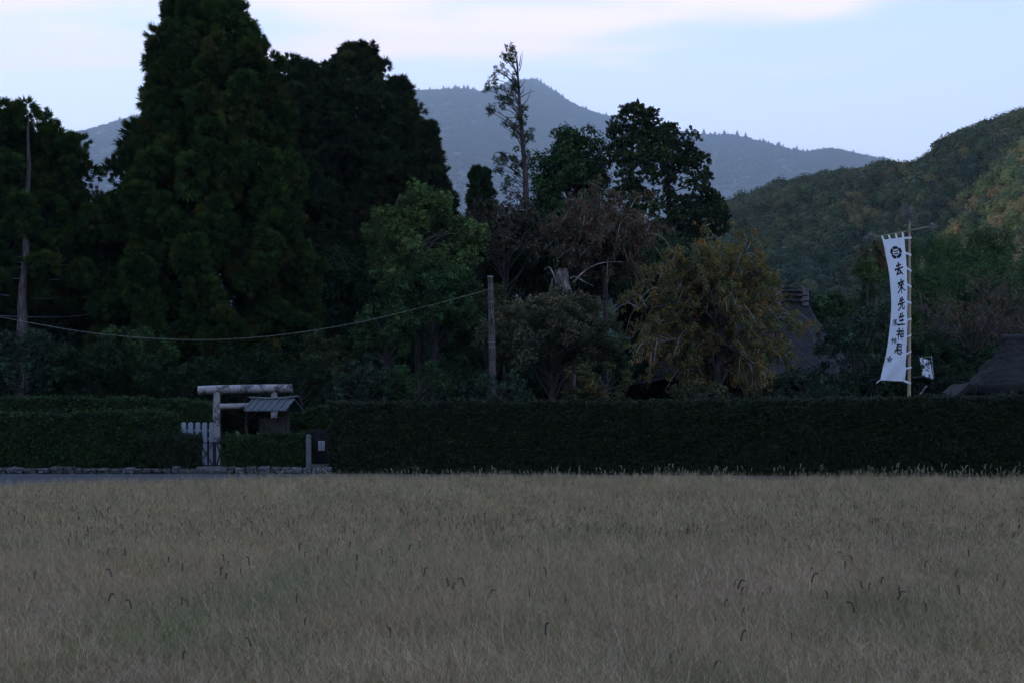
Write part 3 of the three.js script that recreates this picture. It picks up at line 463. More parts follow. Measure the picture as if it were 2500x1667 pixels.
function broadleaf(o) {                                               // rounded tree or shrub: lobes over an ellipsoid
  const base = V(xAt(o.trunkPx ?? o.px, o.d), o.y0 ?? 0.1, -o.d), g = thing(o.name ?? 'broadleaf_tree', o.label, o.category ?? 'tree', base, o.group), cp = new Copies();
  const c = at(o.px, (o.top + o.bot) / 2, o.d), rx = o.w / 2 / F * o.d, ry = (o.bot - o.top) / 2 / F * o.d, rz = rx * (o.zr ?? 0.85), n = o.lobes ?? 30;
  const fork = V(lerp(base.x, c.x, 0.4), Math.max(base.y + 0.3, c.y - ry * 0.75), base.z);
  part('trunk', tube([base.clone(), fork, V(c.x, c.y + ry * 0.3, c.z)], [o.r ?? 0.22, (o.r ?? 0.22) * 0.75, 0.04], 8, 0.15), o.bark ?? M.bark, g, base);
  const br = [];
  for (let i = 0; i < n; i++) {
    const y = 1 - (i + 0.5) / n * (o.cover ?? 1.7), a = i * 2.399 + rr(-0.3, 0.3), q = Math.sqrt(Math.max(0, 1 - y * y)), k = rr(0.62, 0.86);
    const p = V(c.x + Math.cos(a) * q * rx * k, c.y + y * ry * k, c.z + Math.sin(a) * q * rz * k), lr = (o.lobe ?? 0.34) * Math.min(rx, ry * 1.2) * rr(0.7, 1.3);
    br.push(tube(branchTo(trunkAt([base, fork, V(c.x, c.y + ry * 0.3, c.z)], p.y - lr - rnd() * ry * 0.7), p, 0.05), [0.038 * (o.thick ?? 1), 0.01], 4));
    fillClump(cp, p, V(lr * 1.15, lr * 0.9, lr * 1.1), Math.round(o.dens * lr * lr), o.size, o.cols, { up: o.up, jit: o.jit, vary: o.vary });
  }
  if (br.length) part('branches', mergeGeometries(br), o.twigMat ?? M.twig, g, base, 'stuff');
  cp.build('foliage', puff(o.spray ?? S.broad), o.mat ?? M.foliage, g, base); return g;
}
reseed(501);
clumpTree({ name: 'broadleaf_tree', label: 'rounded bright green broadleaf tree rising above the garden', win: [800, 450, 0.3507], d: 52, radii: [0.3, 0.26, 0.2, 0.05], trunk: [[650, 1400], [640, 1000], [640, 650], [620, 250]], dens: 250, size: 0.33, cols: C.fresh, spray: S.broadFine, deep: 1.3, twigR: 0.04,
  clumps: [[620, 65, 62], [560, 110, 80], [700, 85, 72], [780, 120, 80], [660, 150, 80], [480, 180, 72], [400, 220, 62], [330, 280, 62], [420, 300, 80], [520, 260, 80], [820, 190, 72], [760, 240, 80], [640, 260, 80], [860, 270, 80], [950, 290, 72], [1020, 340, 72], [1080, 380, 52], [900, 360, 80], [780, 350, 80], [1000, 420, 72], [330, 370, 62], [290, 320, 44], [450, 390, 72], [560, 380, 72], [380, 450, 54], [350, 520, 54], [400, 580, 54], [360, 650, 46], [420, 680, 46], [680, 480, 72], [760, 530, 72], [870, 470, 80], [980, 520, 72], [700, 600, 72], [820, 620, 80], [920, 620, 72], [640, 680, 62], [760, 720, 72], [600, 460, 80], [520, 480, 70], [480, 570, 66], [570, 570, 76], [560, 660, 66], [480, 660, 60], [860, 560, 70]] });
broadleaf({ px: 1392, top: 312, bot: 640, w: 186, d: 66, lobes: 36, dens: 70, size: 0.42, cols: C.green, label: 'dense upright green tree between the thin tree and the cypress', r: 0.3, lobe: 0.42, cover: 1.8 });
broadleaf({ px: 1060, top: 640, bot: 850, w: 250, d: 50.5, lobes: 24, dens: 70, size: 0.34, cols: C.green, label: 'smaller broadleaf tree growing underneath the bright green tree', spray: S.broadFine, r: 0.2 });
broadleaf({ px: 940, top: 740, bot: 900, w: 170, d: 49, lobes: 18, dens: 80, size: 0.3, cols: C.green, label: 'small dim green tree left of the wooden pole, below the bright tree', r: 0.14 });
broadleaf({ px: 1230, top: 490, bot: 680, w: 260, d: 58, lobes: 26, dens: 70, size: 0.34, cols: C.maroon, spray: S.few, label: 'thin maroon tree half bare between green tree and russet tree', r: 0.1 });
broadleaf({ px: 1300, top: 520, bot: 720, w: 260, d: 60, lobes: 26, dens: 60, size: 0.4, cols: C.deep, label: 'dark green tree behind the maroon tree', r: 0.2 });
broadleaf({ px: 1440, top: 560, bot: 760, w: 300, d: 59, lobes: 28, dens: 60, size: 0.4, cols: C.deep, label: 'dark evergreen tree behind the russet tree', r: 0.2 });
broadleaf({ px: 1640, top: 600, bot: 850, w: 260, d: 62, lobes: 28, dens: 60, size: 0.42, cols: C.deep, label: 'dark evergreen tree behind the orange-leaved tree', r: 0.2 });
broadleaf({ px: 1345, top: 712, bot: 940, w: 340, d: 48.6, lobes: 40, dens: 75, size: 0.34, cols: C.olive, spray: S.droopy, mat: M.thinLeaf, label: 'drooping olive brown tree before the sawn-off trunk', r: 0.12 });
broadleaf({ px: 1190, top: 690, bot: 900, w: 220, d: 52, lobes: 22, dens: 50, size: 0.34, cols: C.olive, spray: S.droopy, label: 'dim olive tree right behind the wooden pole', r: 0.14 });
for (const [px, top, w, d, label] of [[300, 640, 300, 78, 'dark filler tree behind the wires left of the tallest cedar'], [120, 700, 260, 70, 'dark tree low behind the bare cedar trunk'], [560, 760, 330, 68, 'dark shrubby tree at the foot of the tallest cedar'], [730, 640, 300, 70, 'dark evergreen under the flat-topped cedar'], [860, 600, 300, 66, 'dark evergreen under the broad-topped cedar'], [1120, 560, 260, 68, 'dark evergreen between the cedar row and the thin tree'], [1240, 560, 240, 72, 'dark evergreen at the foot of the thin tree'], [1800, 640, 260, 76, 'green tree top behind the thatched house ridge'], [2000, 700, 260, 74, 'green tree behind the house beside the banner']])
  broadleaf({ px, top, bot: 1000, w, d, lobes: 34, dens: 42, size: 0.5, cols: d > 73 ? C.green : C.deep, label, r: 0.22, lobe: 0.36, zr: 0.6 });
for (let i = 0; i < 31; i++) { const px = -40 + i * 86 + rr(-25, 25); broadleaf({ name: 'understory_shrub', category: 'shrub', px, top: rr(770, 850), bot: 1030, w: rr(150, 200), d: rr(57, 64), lobes: 20, dens: 46, size: 0.42, cols: C.deep, label: 'dark evergreen bush in the shade beneath the trees', group: 'bushes in the shade beneath the trees', r: 0.1, lobe: 0.45, cover: 1.95, zr: 0.6 }); }
console.log('trees ready');

// trees with visible crooked limbs
function limbed(o) {
  const base = V(xAt(o.px, o.d), 0.1, -o.d), g = thing(o.name, o.label, 'tree', base), cp = new Copies(), twigs = [];
  const top = V(xAt(o.forkPx ?? o.px, o.d), yAt(o.fork, o.d), -o.d);
  part('trunk', tube([base.clone(), base.clone().lerp(top, 0.5).add(V(gauss() * 0.15, 0, 0)), top], [o.r, o.r * 0.85, o.r * 0.7], 10, 0.2), o.bark, g, base);
  for (const [px, py, dz] of o.limbs) {
    const end = at(px, py, o.d); end.z += dz; const from = o.low && py > o.fork ? base.clone().lerp(top, rr(0.55, 0.9)) : top;
    const mid = from.clone().lerp(end, 0.5).add(V(gauss() * 0.4, 0.45 + gauss() * 0.2, gauss() * 0.3)), pts = [from.clone(), mid, end];
    part('branch', tube(pts, [o.r * 0.45, o.r * 0.22, 0.03], 6, 0.15), o.bark, g, base);
    const cv = new THREE.CatmullRomCurve3(pts);
    for (let k = 0; k < o.sub; k++) {
      const p = cv.getPoint(rr(0.3, 1)), dir = end.clone().sub(from).normalize().add(rdir().multiplyScalar(0.9)); dir.y -= (o.hang ?? 0.25); dir.normalize();
      const L = rr(0.6, 1.5) * (o.reach ?? 1), q = p.clone().addScaledVector(dir, L * 0.5).add(V(0, 0.16 * L, 0)), e = p.clone().addScaledVector(dir, L).add(V(0, -0.2 * L, 0));
      twigs.push(tube([p, q, e], [0.022, 0.007], 4));
      for (let i = 0; i < o.per; i++) { const t = rr(0.25, 1.05), s = p.clone().lerp(q, Math.min(1, t * 2)).lerp(e, Math.max(0, t * 2 - 1)).add(rdir().multiplyScalar(rr(0.05, 0.42) * (o.loose ?? 1))); cp.add(s, V(gauss() * 0.6, 0.6, gauss() * 0.6).normalize(), o.size * rr(0.7, 1.3), tint(o.cols, 0.3)); }
    }
  }
  part('twigs', mergeGeometries(twigs), o.twigMat ?? M.paleTwig, g, base, 'stuff');
  cp.build('leaves', o.spray, o.mat ?? M.thinLeaf, g, base); return g;
}
reseed(601);
{
  const L = [];
  for (let i = 0; i < 46; i++) { const a = i * 2.399, q = Math.sqrt((i + 0.5) / 46); const X = 1752 + Math.cos(a) * q * 218, Y = 760 + Math.sin(a) * q * 180; if (X > 1880 && Y < 770) continue; L.push([X, Y, gauss() * 2.0]); }
  limbed({ name: 'persimmon_tree', label: 'wide tree with yellow and orange leaves in front of the thatched house', px: 1764, forkPx: 1756, fork: 800, d: 48, r: 0.24, bark: M.bark, limbs: L, sub: 12, per: 10, size: 0.25, cols: C.persimmon, spray: S.droopy, hang: 0.3, low: true });
  const R = []; for (let i = 0; i < 26; i++) { const a = i * 2.399, q = Math.sqrt((i + 0.5) / 26); R.push([1470 + Math.cos(a) * q * 112, 582 + Math.sin(a) * q * 92 - 12, gauss() * 1.3]); }
  limbed({ name: 'russet_tree', label: 'russet brown leaved tree with pale arching branches', px: 1475, forkPx: 1478, fork: 690, d: 52, r: 0.15, bark: M.bark, limbs: R, sub: 10, per: 9, size: 0.30, cols: C.rust, spray: S.droopy, hang: 0.35 });
  const Q = []; for (let i = 0; i < 24; i++) Q.push([rr(2250, 2560), rr(690, 850), gauss() * 2]);
  limbed({ name: 'bare_tree', label: 'tangle of nearly leafless brown branches above the thatched gate', px: 2370, fork: 860, d: 62, r: 0.12, bark: M.bark, twigMat: M.twig, limbs: Q, sub: 10, per: 3, size: 0.3, cols: C.rust, spray: S.few, reach: 1.3, low: true });
}
// the sawn-off trunk
{
  const d = 50.6, base = V(xAt(1392, d), 0.1, -d), g = thing('sawn_off_trunk', 'thick pale dead trunk sawn off flat among the olive leaves', 'tree stump', base);
  part('trunk', tube([base.clone(), at(1386, 800, d), at(1382, 720, d), at(1374, 690, d), at(1372, 656, d)], [0.34, 0.31, 0.29, 0.27, 0.29], 14, 0.35), M.paleBark, g, base);
  const br = [[[1392, 680], [1404, 676], [1420, 684], [1450, 700]], [[1358, 690], [1352, 672], [1340, 652], [1328, 660]], [[1360, 700], [1345, 715], [1330, 722], [1300, 728]], [[1350, 680], [1346, 700], [1335, 730], [1325, 745]], [[1400, 690], [1430, 660], [1470, 642], [1520, 640]], [[1372, 722], [1376, 740], [1384, 742]]];
  for (const b of br) part('branch', tube(b.map(([x, y]) => at(x, y, d - 0.25)), [0.05, 0.035, 0.02], 5, 0.2), M.paleBark, g, base);
}

// ---------------------------------------------------------------- shrubs and bamboo
reseed(701);
const shrubs = [
  [880, 870, 1000, 190, 44.5, 'camellia', 'camellia', 'glossy dark camellia bush spilling toward the notice board'], [1020, 892, 1000, 190, 44.0, 'green', 'broadFine', 'green bush beside the camellia behind the long hedge'], [1225, 912, 1000, 180, 44.3, 'camellia', 'camellia', 'glossy bush at the foot of the wooden pole'],
  [1110, 880, 1000, 130, 46.5, 'deep', 'broad', 'dark bush between the green bush and the pole'], [1470, 888, 1000, 190, 44.6, 'olive', 'droopy', 'olive bush left of the thatched house'], [1970, 905, 1000, 210, 45.5, 'camellia', 'camellia', 'dark green bush against the thatched house wall'],
  [1700, 930, 1000, 170, 44.2, 'olive', 'droopy', 'low yellowish bush under the orange-leaved tree'], [2085, 745, 1000, 190, 47.5, 'camellia', 'camellia', 'tall glossy evergreen between thatched house and banner'], [2150, 640, 980, 170, 62, 'green', 'broad', 'dark tree with a pale green tip behind the banner'],
  [2270, 800, 990, 150, 58, 'deep', 'broad', 'dark tree right of the banner pole'], [2360, 730, 960, 200, 66, 'olive', 'droopy', 'dull brown-green thicket above the thatched gate'], [2480, 720, 960, 180, 64, 'olive', 'droopy', 'olive thicket over the ridge of the thatched gate'],
  [60, 800, 985, 230, 51, 'camellia', 'camellia', 'dark bush below the bare cedar trunk'], [215, 840, 985, 200, 50.5, 'deep', 'broad', 'dark bush behind the upper hedge near the bare cedar'], [330, 790, 985, 190, 52, 'green', 'broad', 'bush with yellowish tips at the edge of the tallest cedar'],
  [445, 880, 990, 190, 50, 'deep', 'broad', 'dark bush behind the left post of the timber gate'], [600, 850, 1000, 260, 53, 'deep', 'broad', 'dark bush filling the view through the timber gate'], [735, 880, 1010, 160, 48, 'deep', 'broadFine', 'dark bush behind the notice board'], [800, 835, 960, 150, 49.5, 'olive', 'broadFine', 'yellow-green bush behind the camellia'],
  [2330, 905, 990, 120, 50.5, 'deep', 'broad', 'dark bush left of the thatched gate'],
];
for (const [px, top, bot, w, d, col, sp, label] of shrubs) broadleaf({ name: d < 56 ? 'garden_shrub' : 'broadleaf_tree', category: d < 56 ? 'shrub' : 'tree', px, top, bot, w, d, lobes: 18, dens: sp === 'droopy' ? 60 : 85, size: 0.27, cols: C[col], spray: S[sp], mat: sp === 'camellia' ? M.glossy : M.foliage, label, r: 0.07, lobe: 0.4, cover: 1.9, thick: 0.6 });
broadleaf({ px: 2118, top: 632, bot: 700, w: 70, d: 60, lobes: 12, dens: 70, size: 0.3, cols: C.fresh, label: 'pale green leafy tree tip left of the banner', r: 0.06, lobe: 0.4 });
broadleaf({ px: 2140, top: 595, bot: 680, w: 80, d: 75, lobes: 12, dens: 60, size: 0.36, cols: C.rust, label: 'small rusty tree top just left of the banner emblem', r: 0.08, lobe: 0.4 });
{
  let k = 0;
  for (const [px, top, w, d] of [[2290, 575, 130, 96], [2380, 560, 150, 92], [2470, 600, 150, 88], [2330, 640, 150, 84], [2430, 650, 160, 80], [2540, 590, 150, 92], [2250, 660, 110, 80]]) {
    const base = V(xAt(px, d), 0.1, -d), g = thing('bamboo_clump', ['tall feathery green bamboo clump behind the banner pole', 'tallest bamboo clump under the sunlit spur', 'bamboo clump above the thatched gate ridge', 'lower bamboo clump right of the banner', 'bushy bamboo clump in front of the tallest bamboo', 'bamboo clump beyond the thatched gate', 'small bamboo clump close behind the banner'][k++], 'bamboo', base, 'bamboo grove under the hill'), cp = new Copies();
    const H = yAt(top, d), W = w / F * d;
    for (let i = 0; i < 9; i++) { const x = base.x + gauss() * W * 0.35, z = base.z + gauss() * 1.2, h = H * rr(0.8, 1), lean = gauss() * W * 0.25, pts = [V(x, 0.1, z), V(x + lean * 0.3, h * 0.6, z), V(x + lean, h, z + 0.3)]; part('culm', tube(pts, [0.06, 0.045, 0.012], 6), M.bambooGreen, g, base); const cv = new THREE.CatmullRomCurve3(pts); for (let j = 0; j < 170; j++) { const p = cv.getPoint(rr(0.35, 1)).add(rdir().multiplyScalar(rr(0.1, 0.95))); cp.add(p, V(gauss() * 0.5, 0.8, gauss() * 0.5).normalize(), rr(0.5, 0.9), tint(C.bamboo, 0.3)); } }
    cp.build('foliage', S.bamboo, M.foliage, g, base);
  }
}
console.log('shrubs ready');

// ---------------------------------------------------------------- timber gate, fences and stones at the left
const YG = 0.18;                                                       // level of the ground behind the stone edging
reseed(801);
{
  const d = 43.2, xl = xAt(527.5, d), xr = xAt(666, d), base = V((xl + xr) / 2, YG, -d), g = thing('torii_gate', 'weathered grey log gate of two posts and crossbeams', 'gate', base);
  const yb = yAt(950.5, d), yn = yAt(990, d);
  part('post', tube([V(xl, YG - 0.1, -d), V(xl + 0.005, 1.5, -d), V(xl + 0.012, yb, -d)], [0.145, 0.135, 0.122], 18, 0.03), M.weathered, g, base);
  part('post', tube([V(xr, YG - 0.1, -d - 0.25), V(xr - 0.005, 1.5, -d - 0.25), V(xr - 0.012, yb, -d - 0.25)], [0.135, 0.125, 0.115], 18, 0.03), M.weathered, g, base);
  part('top_beam', tube([V(xAt(484, d), yb - 0.02, -d + 0.06), V((xl + xr) / 2, yb + 0.03, -d - 0.12), V(xAt(709, d), yb + 0.055, -d - 0.3)], [0.155, 0.155, 0.16], 20, 0.05), M.weathered, g, base);
  part('tie_beam', tube([V(xl - 0.03, yn - 0.03, -d - 0.01), V((xl + xr) / 2, yn, -d - 0.13), V(xr + 0.03, yn + 0.02, -d - 0.25)], [0.105, 0.105, 0.105], 16, 0.05), M.weathered, g, base);
}
{
  const d = 43.7, base = V(xAt(482, d), YG, -d), g = thing('picket_fence', 'pale grey picket fence stub beside the log gate', 'fence', base), top = yAt(1031, d);
  const pk = (w) => { const s = new THREE.Shape([[-w / 2, 0], [w / 2, 0], [w / 2, top - YG - 0.05], [w / 4, top - YG], [-w / 4, top - YG], [-w / 2, top - YG - 0.05]].map(([a, b]) => new THREE.Vector2(a, b))); return new THREE.ExtrudeGeometry(s, { depth: 0.1, bevelEnabled: true, bevelSize: 0.008, bevelThickness: 0.008, bevelSegments: 1 }); };
  for (const [px, w] of [[448.5, 0.155], [465.5, 0.15], [483, 0.15], [500, 0.15], [516, 0.12]]) { const q = pk(w); q.translate(xAt(px, d), YG, -d); part('picket', q, M.greyPaint, g, base); }
  for (const y of [1050.5, 1070]) part('rail', bar(V(xAt(444, d), yAt(y, d), -d - 0.05), V(xAt(520, d), yAt(y, d), -d - 0.05), 0.05, 0.09), M.greyPaint, g, base);
}
{
  const d = 41.0, base = V(xAt(503, d), YG, -d), g = thing('iron_gate', 'low black iron gate with crossed double bars', 'gate', base), y0 = yAt(1137.5, d), y1 = yAt(1079, d), X = (p) => xAt(p, d);
  for (const [px, w] of [[481.5, 0.05], [523, 0.11], [545, 0.05]]) part('gate_post', bar(V(X(px), YG - 0.02, -d), V(X(px), y1 + 0.02, -d), w, 0.05), M.iron, g, base);
  for (const [a, b] of [[484, 519.5], [527, 543.5]]) for (const y of [y0 + 0.02, y1 - 0.02]) part('rail', bar(V(X(a), y, -d), V(X(b), y, -d), 0.035, 0.035), M.iron, g, base);
  const cross = (a, b, ya, yb, k) => { const dx = b - a, o = 3.2 * k; for (const s of [-0.5, 0.5]) { part('cross_bar', bar(V(X(a + s * o), ya, -d + 0.02), V(X(b + s * o), yb, -d + 0.02), 0.018, 0.022), M.iron, g, base); part('cross_bar', bar(V(X(a + s * o), yb, -d - 0.02), V(X(b + s * o), ya, -d - 0.02), 0.018, 0.022), M.iron, g, base); } };
  cross(486, 518, y0 + 0.04, y1 - 0.04, 1); cross(529, 543, y0 + 0.04, y1 - 0.04, 0.6);
  const p = thing('gate_stone_post', 'slim grey stone post at the hinge side of the iron gate', 'post', V(xAt(477.5, 41.1), YG, -41.1)); part('shaft', bar(V(xAt(477.5, 41.1), YG - 0.05, -41.1), V(xAt(477.5, 41.1), yAt(1086, 41.1), -41.1), 0.07, 0.07), M.granite, p, p.position);
}
{
  const d = 41.4, c = at(667, 973.5, d), g = thing('notice_board', 'roofed wooden notice board under a small grey-green metal roof', 'notice board', V(c.x, YG, c.z)), base = g.position;
  const al = 0.52, u = V(Math.cos(al), 0, Math.sin(al)), n = V(-Math.sin(al), 0, Math.cos(al));
  const pt = (s, f, y) => c.clone().addScaledVector(u, s).addScaledVector(n, f).add(V(0, y, 0));
  const slab = (s0, s1, f0, f1, y0, y1, th) => { const P = [pt(s0, f0, y0), pt(s1, f0, y0), pt(s1, f1, y1), pt(s0, f1, y1)], q = [...P, ...P.map((v) => v.clone().add(V(0, -th, 0)))], I = [0, 3, 2, 0, 2, 1, 4, 5, 6, 4, 6, 7]; for (let i = 0; i < 4; i++) { const j = (i + 1) % 4; I.push(i, j, j + 4, i, j + 4, i + 4); } const gg = new THREE.BufferGeometry(); gg.setAttribute('position', new THREE.Float32BufferAttribute(I.flatMap((i) => [q[i].x, q[i].y, q[i].z]), 3)); gg.computeVertexNormals(); return gg; };
  const roof = part('roof', slab(-0.95, 0.95, 0.0, 0.46, 0, -0.40, 0.03), M.copper, g, base);
  part('rear_roof', slab(-0.95, 0.95, -0.002, -0.46, 0, -0.40, 0.03), M.copper, g, base);
  for (let i = 0; i <= 6; i++) { const s = -0.93 + i * 0.31; part('roof_batten', bar(pt(s, 0.02, 0.012), pt(s, 0.45, -0.372), 0.035, 0.04), M.copperEdge, roof, base); }
  part('ridge_cap', tube([pt(-1.12, 0, 0.075), pt(-0.5, 0, 0.03), pt(0, 0, 0.025), pt(0.5, 0, 0.03), pt(1.12, 0, 0.09)], [0.03, 0.045, 0.045, 0.045, 0.03], 8), M.copperEdge, g, base);
  for (const s of [-0.62, 0.62]) part('post', bar(pt(s, -0.05, YG - c.y - 0.05), pt(s, -0.05, -0.05), 0.1, 0.1), M.brownwood, g, base);
  part('board', bar(pt(-0.57, 0.0, -0.95), pt(0.57, 0.0, -0.95), 0.04, 0.5), M.brownwood, g, base);
  for (const y of [-0.68, -1.22]) part('rail', bar(pt(-0.57, 0.0, y), pt(0.57, 0.0, y), 0.06, 0.05), M.brownwood, g, base);
}
{
  const d = 40.5, p = thing('stone_post', 'square pale stone marker post beside the white notice', 'post', V(xAt(753.5, d), YG, -d)), top = yAt(1062, d);
  part('shaft', bar(V(p.position.x + 0.01, YG - 0.2, -d), V(p.position.x - 0.01, top, -d), 0.165, 0.165), M.granite, p, p.position);
  const cap = new THREE.ConeGeometry(0.117, 0.035, 4).rotateY(Math.PI / 4 ).translate(p.position.x - 0.01, top + 0.0175, -d); part('cap', cap, M.granite, p, p.position);
  const e = 41.3, f = thing('dark_gap_boards', 'black boards added to stand for the dark gap behind the white notice', 'fence', V(xAt(780, e), YG, -e));  // black boards added to stand for the shade of a dark opening
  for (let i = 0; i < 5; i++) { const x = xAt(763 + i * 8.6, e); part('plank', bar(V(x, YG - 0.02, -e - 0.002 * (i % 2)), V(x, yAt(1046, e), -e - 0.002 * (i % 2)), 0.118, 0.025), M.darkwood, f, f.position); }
  // the notice: a pictogram and lines of small print
  const cv = document.createElement('canvas'); cv.width = 128; cv.height = 192; const k = cv.getContext('2d'); k.fillStyle = '#e9ebee'; k.fillRect(0, 0, 128, 192); k.fillStyle = '#2a3148'; k.beginPath(); k.arc(64, 24, 9, 0, 7); k.fill(); k.fillRect(52, 34, 24, 26); k.fillRect(40, 40, 48, 6); k.fillRect(54, 58, 8, 12); k.fillRect(66, 58, 8, 12); k.fillRect(8, 78, 112, 4);
  for (let y = 92; y < 184; y += 13) for (let x = 12; x < 114; x += 8) if ((x * 7 + y * 3) % 5) k.fillRect(x, y, 6, 6);
  const t = new THREE.CanvasTexture(cv); t.colorSpace = THREE.SRGBColorSpace;
  const s = new THREE.BoxGeometry(0.215, 0.335, 0.012); const sx = xAt(784.5, e), sy = yAt(1087.5, e);
  const sign = thing('notice_sign', 'small white printed notice with a pictogram', 'sign', V(sx, sy, -e + 0.02)); part('panel', s, std({ color: rgb(0.8, 0.82, 0.86), map: t, roughness: 0.5 }), sign);
}
function boulder(w, h, dp, seed) { const g = new THREE.IcosahedronGeometry(0.5, 2), p = g.attributes.position; for (let i = 0; i < p.count; i++) { const v = V(p.getX(i), p.getY(i), p.getZ(i)), a = v.clone().normalize(), m = Math.max(Math.abs(a.x), Math.abs(a.y), Math.abs(a.z)), k = lerp(1, 0.78 / m, 0.75) * (1 + 0.35 * perlin.noise(a.x * 1.6 + seed, a.y * 1.6, a.z * 1.6 - seed) + 0.12 * perlin.noise(a.x * 5 + seed, a.y * 5, a.z * 5)); v.multiplyScalar(k); p.setXYZ(i, v.x * w, v.y * h, v.z * dp); } g.computeVertexNormals(); const uv = g.attributes.uv; for (let i = 0; i < uv.count; i++) uv.setXY(i, p.getX(i) + seed, p.getY(i) + p.getZ(i)); return g; }
reseed(811);
{
  const base = V(xAt(200, 40.3), 0, -40.3), wl = thing('rubble_wall', 'low rubble stone edging under the chest-high hedge', 'wall', base);
  for (let px = -120; px < 474;) { const w = rr(0.26, 0.55), h = rr(0.15, 0.24), x = xAt(px, 40.3) + w / 2; part('stone', boulder(w * 1.12, h * 1.25, 0.34, px * 0.13).translate(x, h * 0.5, -40.32 + gauss() * 0.03), rnd() < 0.62 ? M.stoneDark : M.stone, wl, base); px += w / 40.3 * F * 1.0; }
  const b2 = V(xAt(690, 40.1), 0, -40.1), w2 = thing('rubble_wall', 'low pale rubble stone edging under the low rounded hedge', 'wall', b2);
  for (let px = 556; px < 812;) { const w = rr(0.22, 0.46), h = rr(0.17, 0.24), x = xAt(px, 40.1) + w / 2; part('stone', boulder(w * 1.1, h * 1.25, 0.34, px * 0.17).translate(x, h * 0.5, -40.12 + gauss() * 0.03), px > 680 || rnd() < 0.4 ? M.stone : M.stoneDark, w2, b2); px += w / 40.1 * F; }
  const st = thing('gate_steps', 'two shallow stone steps before the iron gate', 'steps', V(xAt(520, 40.4), 0, -40.4));
  part('lower_step', new THREE.BoxGeometry(1.72, 0.1, 0.5).translate(xAt(505, 40.1), 0.05, -40.05), M.stoneDark, st, st.position);
  part('upper_step', new THREE.BoxGeometry(1.0, 0.14, 0.5).translate(xAt(519, 40.6), 0.15, -40.62), M.granite, st, st.position);
  const sl = thing('stone_sill', 'grey granite slab below the white notice', 'slab', V(xAt(786, 40.6), 0, -40.6)); part('slab', new THREE.BoxGeometry(0.78, 0.2, 0.6).translate(xAt(786, 40.6), 0.2, -40.6), M.stone, sl, sl.position);
}
console.log('gate ready');

// ---------------------------------------------------------------- thatched buildings
function hipThatch(x0, x1, z0, z1, ye, rx0, rx1, yr, rings = 34, n = 150, thick = 0.32) {    // convex hipped thatch between an eave rectangle and a ridge line
  const P = [], U = [], I = [], zr = (z0 + z1) / 2, per = [];
  const round = 0.9, a = (x1 - x0) / 2, b = Math.abs(z1 - z0) / 2;
  for (let i = 0; i < n; i++) { const t = i / n * 6.28318, c = Math.cos(t), s = Math.sin(t), m = Math.pow(Math.pow(Math.abs(c), 7) + Math.pow(Math.abs(s), 7), -1 / 7); per.push([c * m, s * m]); }
  const rows = [];
  for (let k = 0; k <= rings; k++) rows.push([k / rings, 0]);
  rows.push([1.0, 1], [0.94, 1]);
  rows.forEach(([s, under]) => per.forEach(([c, w], i) => {
    const h = Math.pow(s, 1.22), cx = lerp((rx0 + rx1) / 2, (x0 + x1) / 2, h), hx = lerp((rx1 - rx0) / 2, a, h), hz = lerp(0.28, b, h), y = lerp(yr, ye, s);
    const x = cx + c * hx, z = zr + w * hz, wob = 0.12 * fbm(x * 1.3, y * 1.3, z * 1.3, 3) + 0.09 * fbm(x * 5, y * 5, z * 5, 2);
    P.push(x + c * wob, y + wob - under * thick, z + w * wob); U.push(i / n * (a + b) * 1.0, s * 4);
  }));
  for (let k = 0; k + 1 < rows.length; k++) for (let i = 0; i < n; i++) { const j = (i + 1) % n, p = k * n + i, q = k * n + j; I.push(p, q, p + n, q, q + n, p + n); }
  const last = (rows.length - 1) * n, ci = P.length / 3; P.push((x0 + x1) / 2, ye - thick + 0.1, zr); U.push(0, 0); for (let i = 0; i < n; i++) I.push(last + i, last + (i + 1) % n, ci);
  const g = new THREE.BufferGeometry(); g.setAttribute('position', new THREE.Float32BufferAttribute(P, 3)); g.setAttribute('uv', new THREE.Float32BufferAttribute(U, 2)); g.setIndex(I); g.computeVertexNormals(); return g;
}
reseed(821);
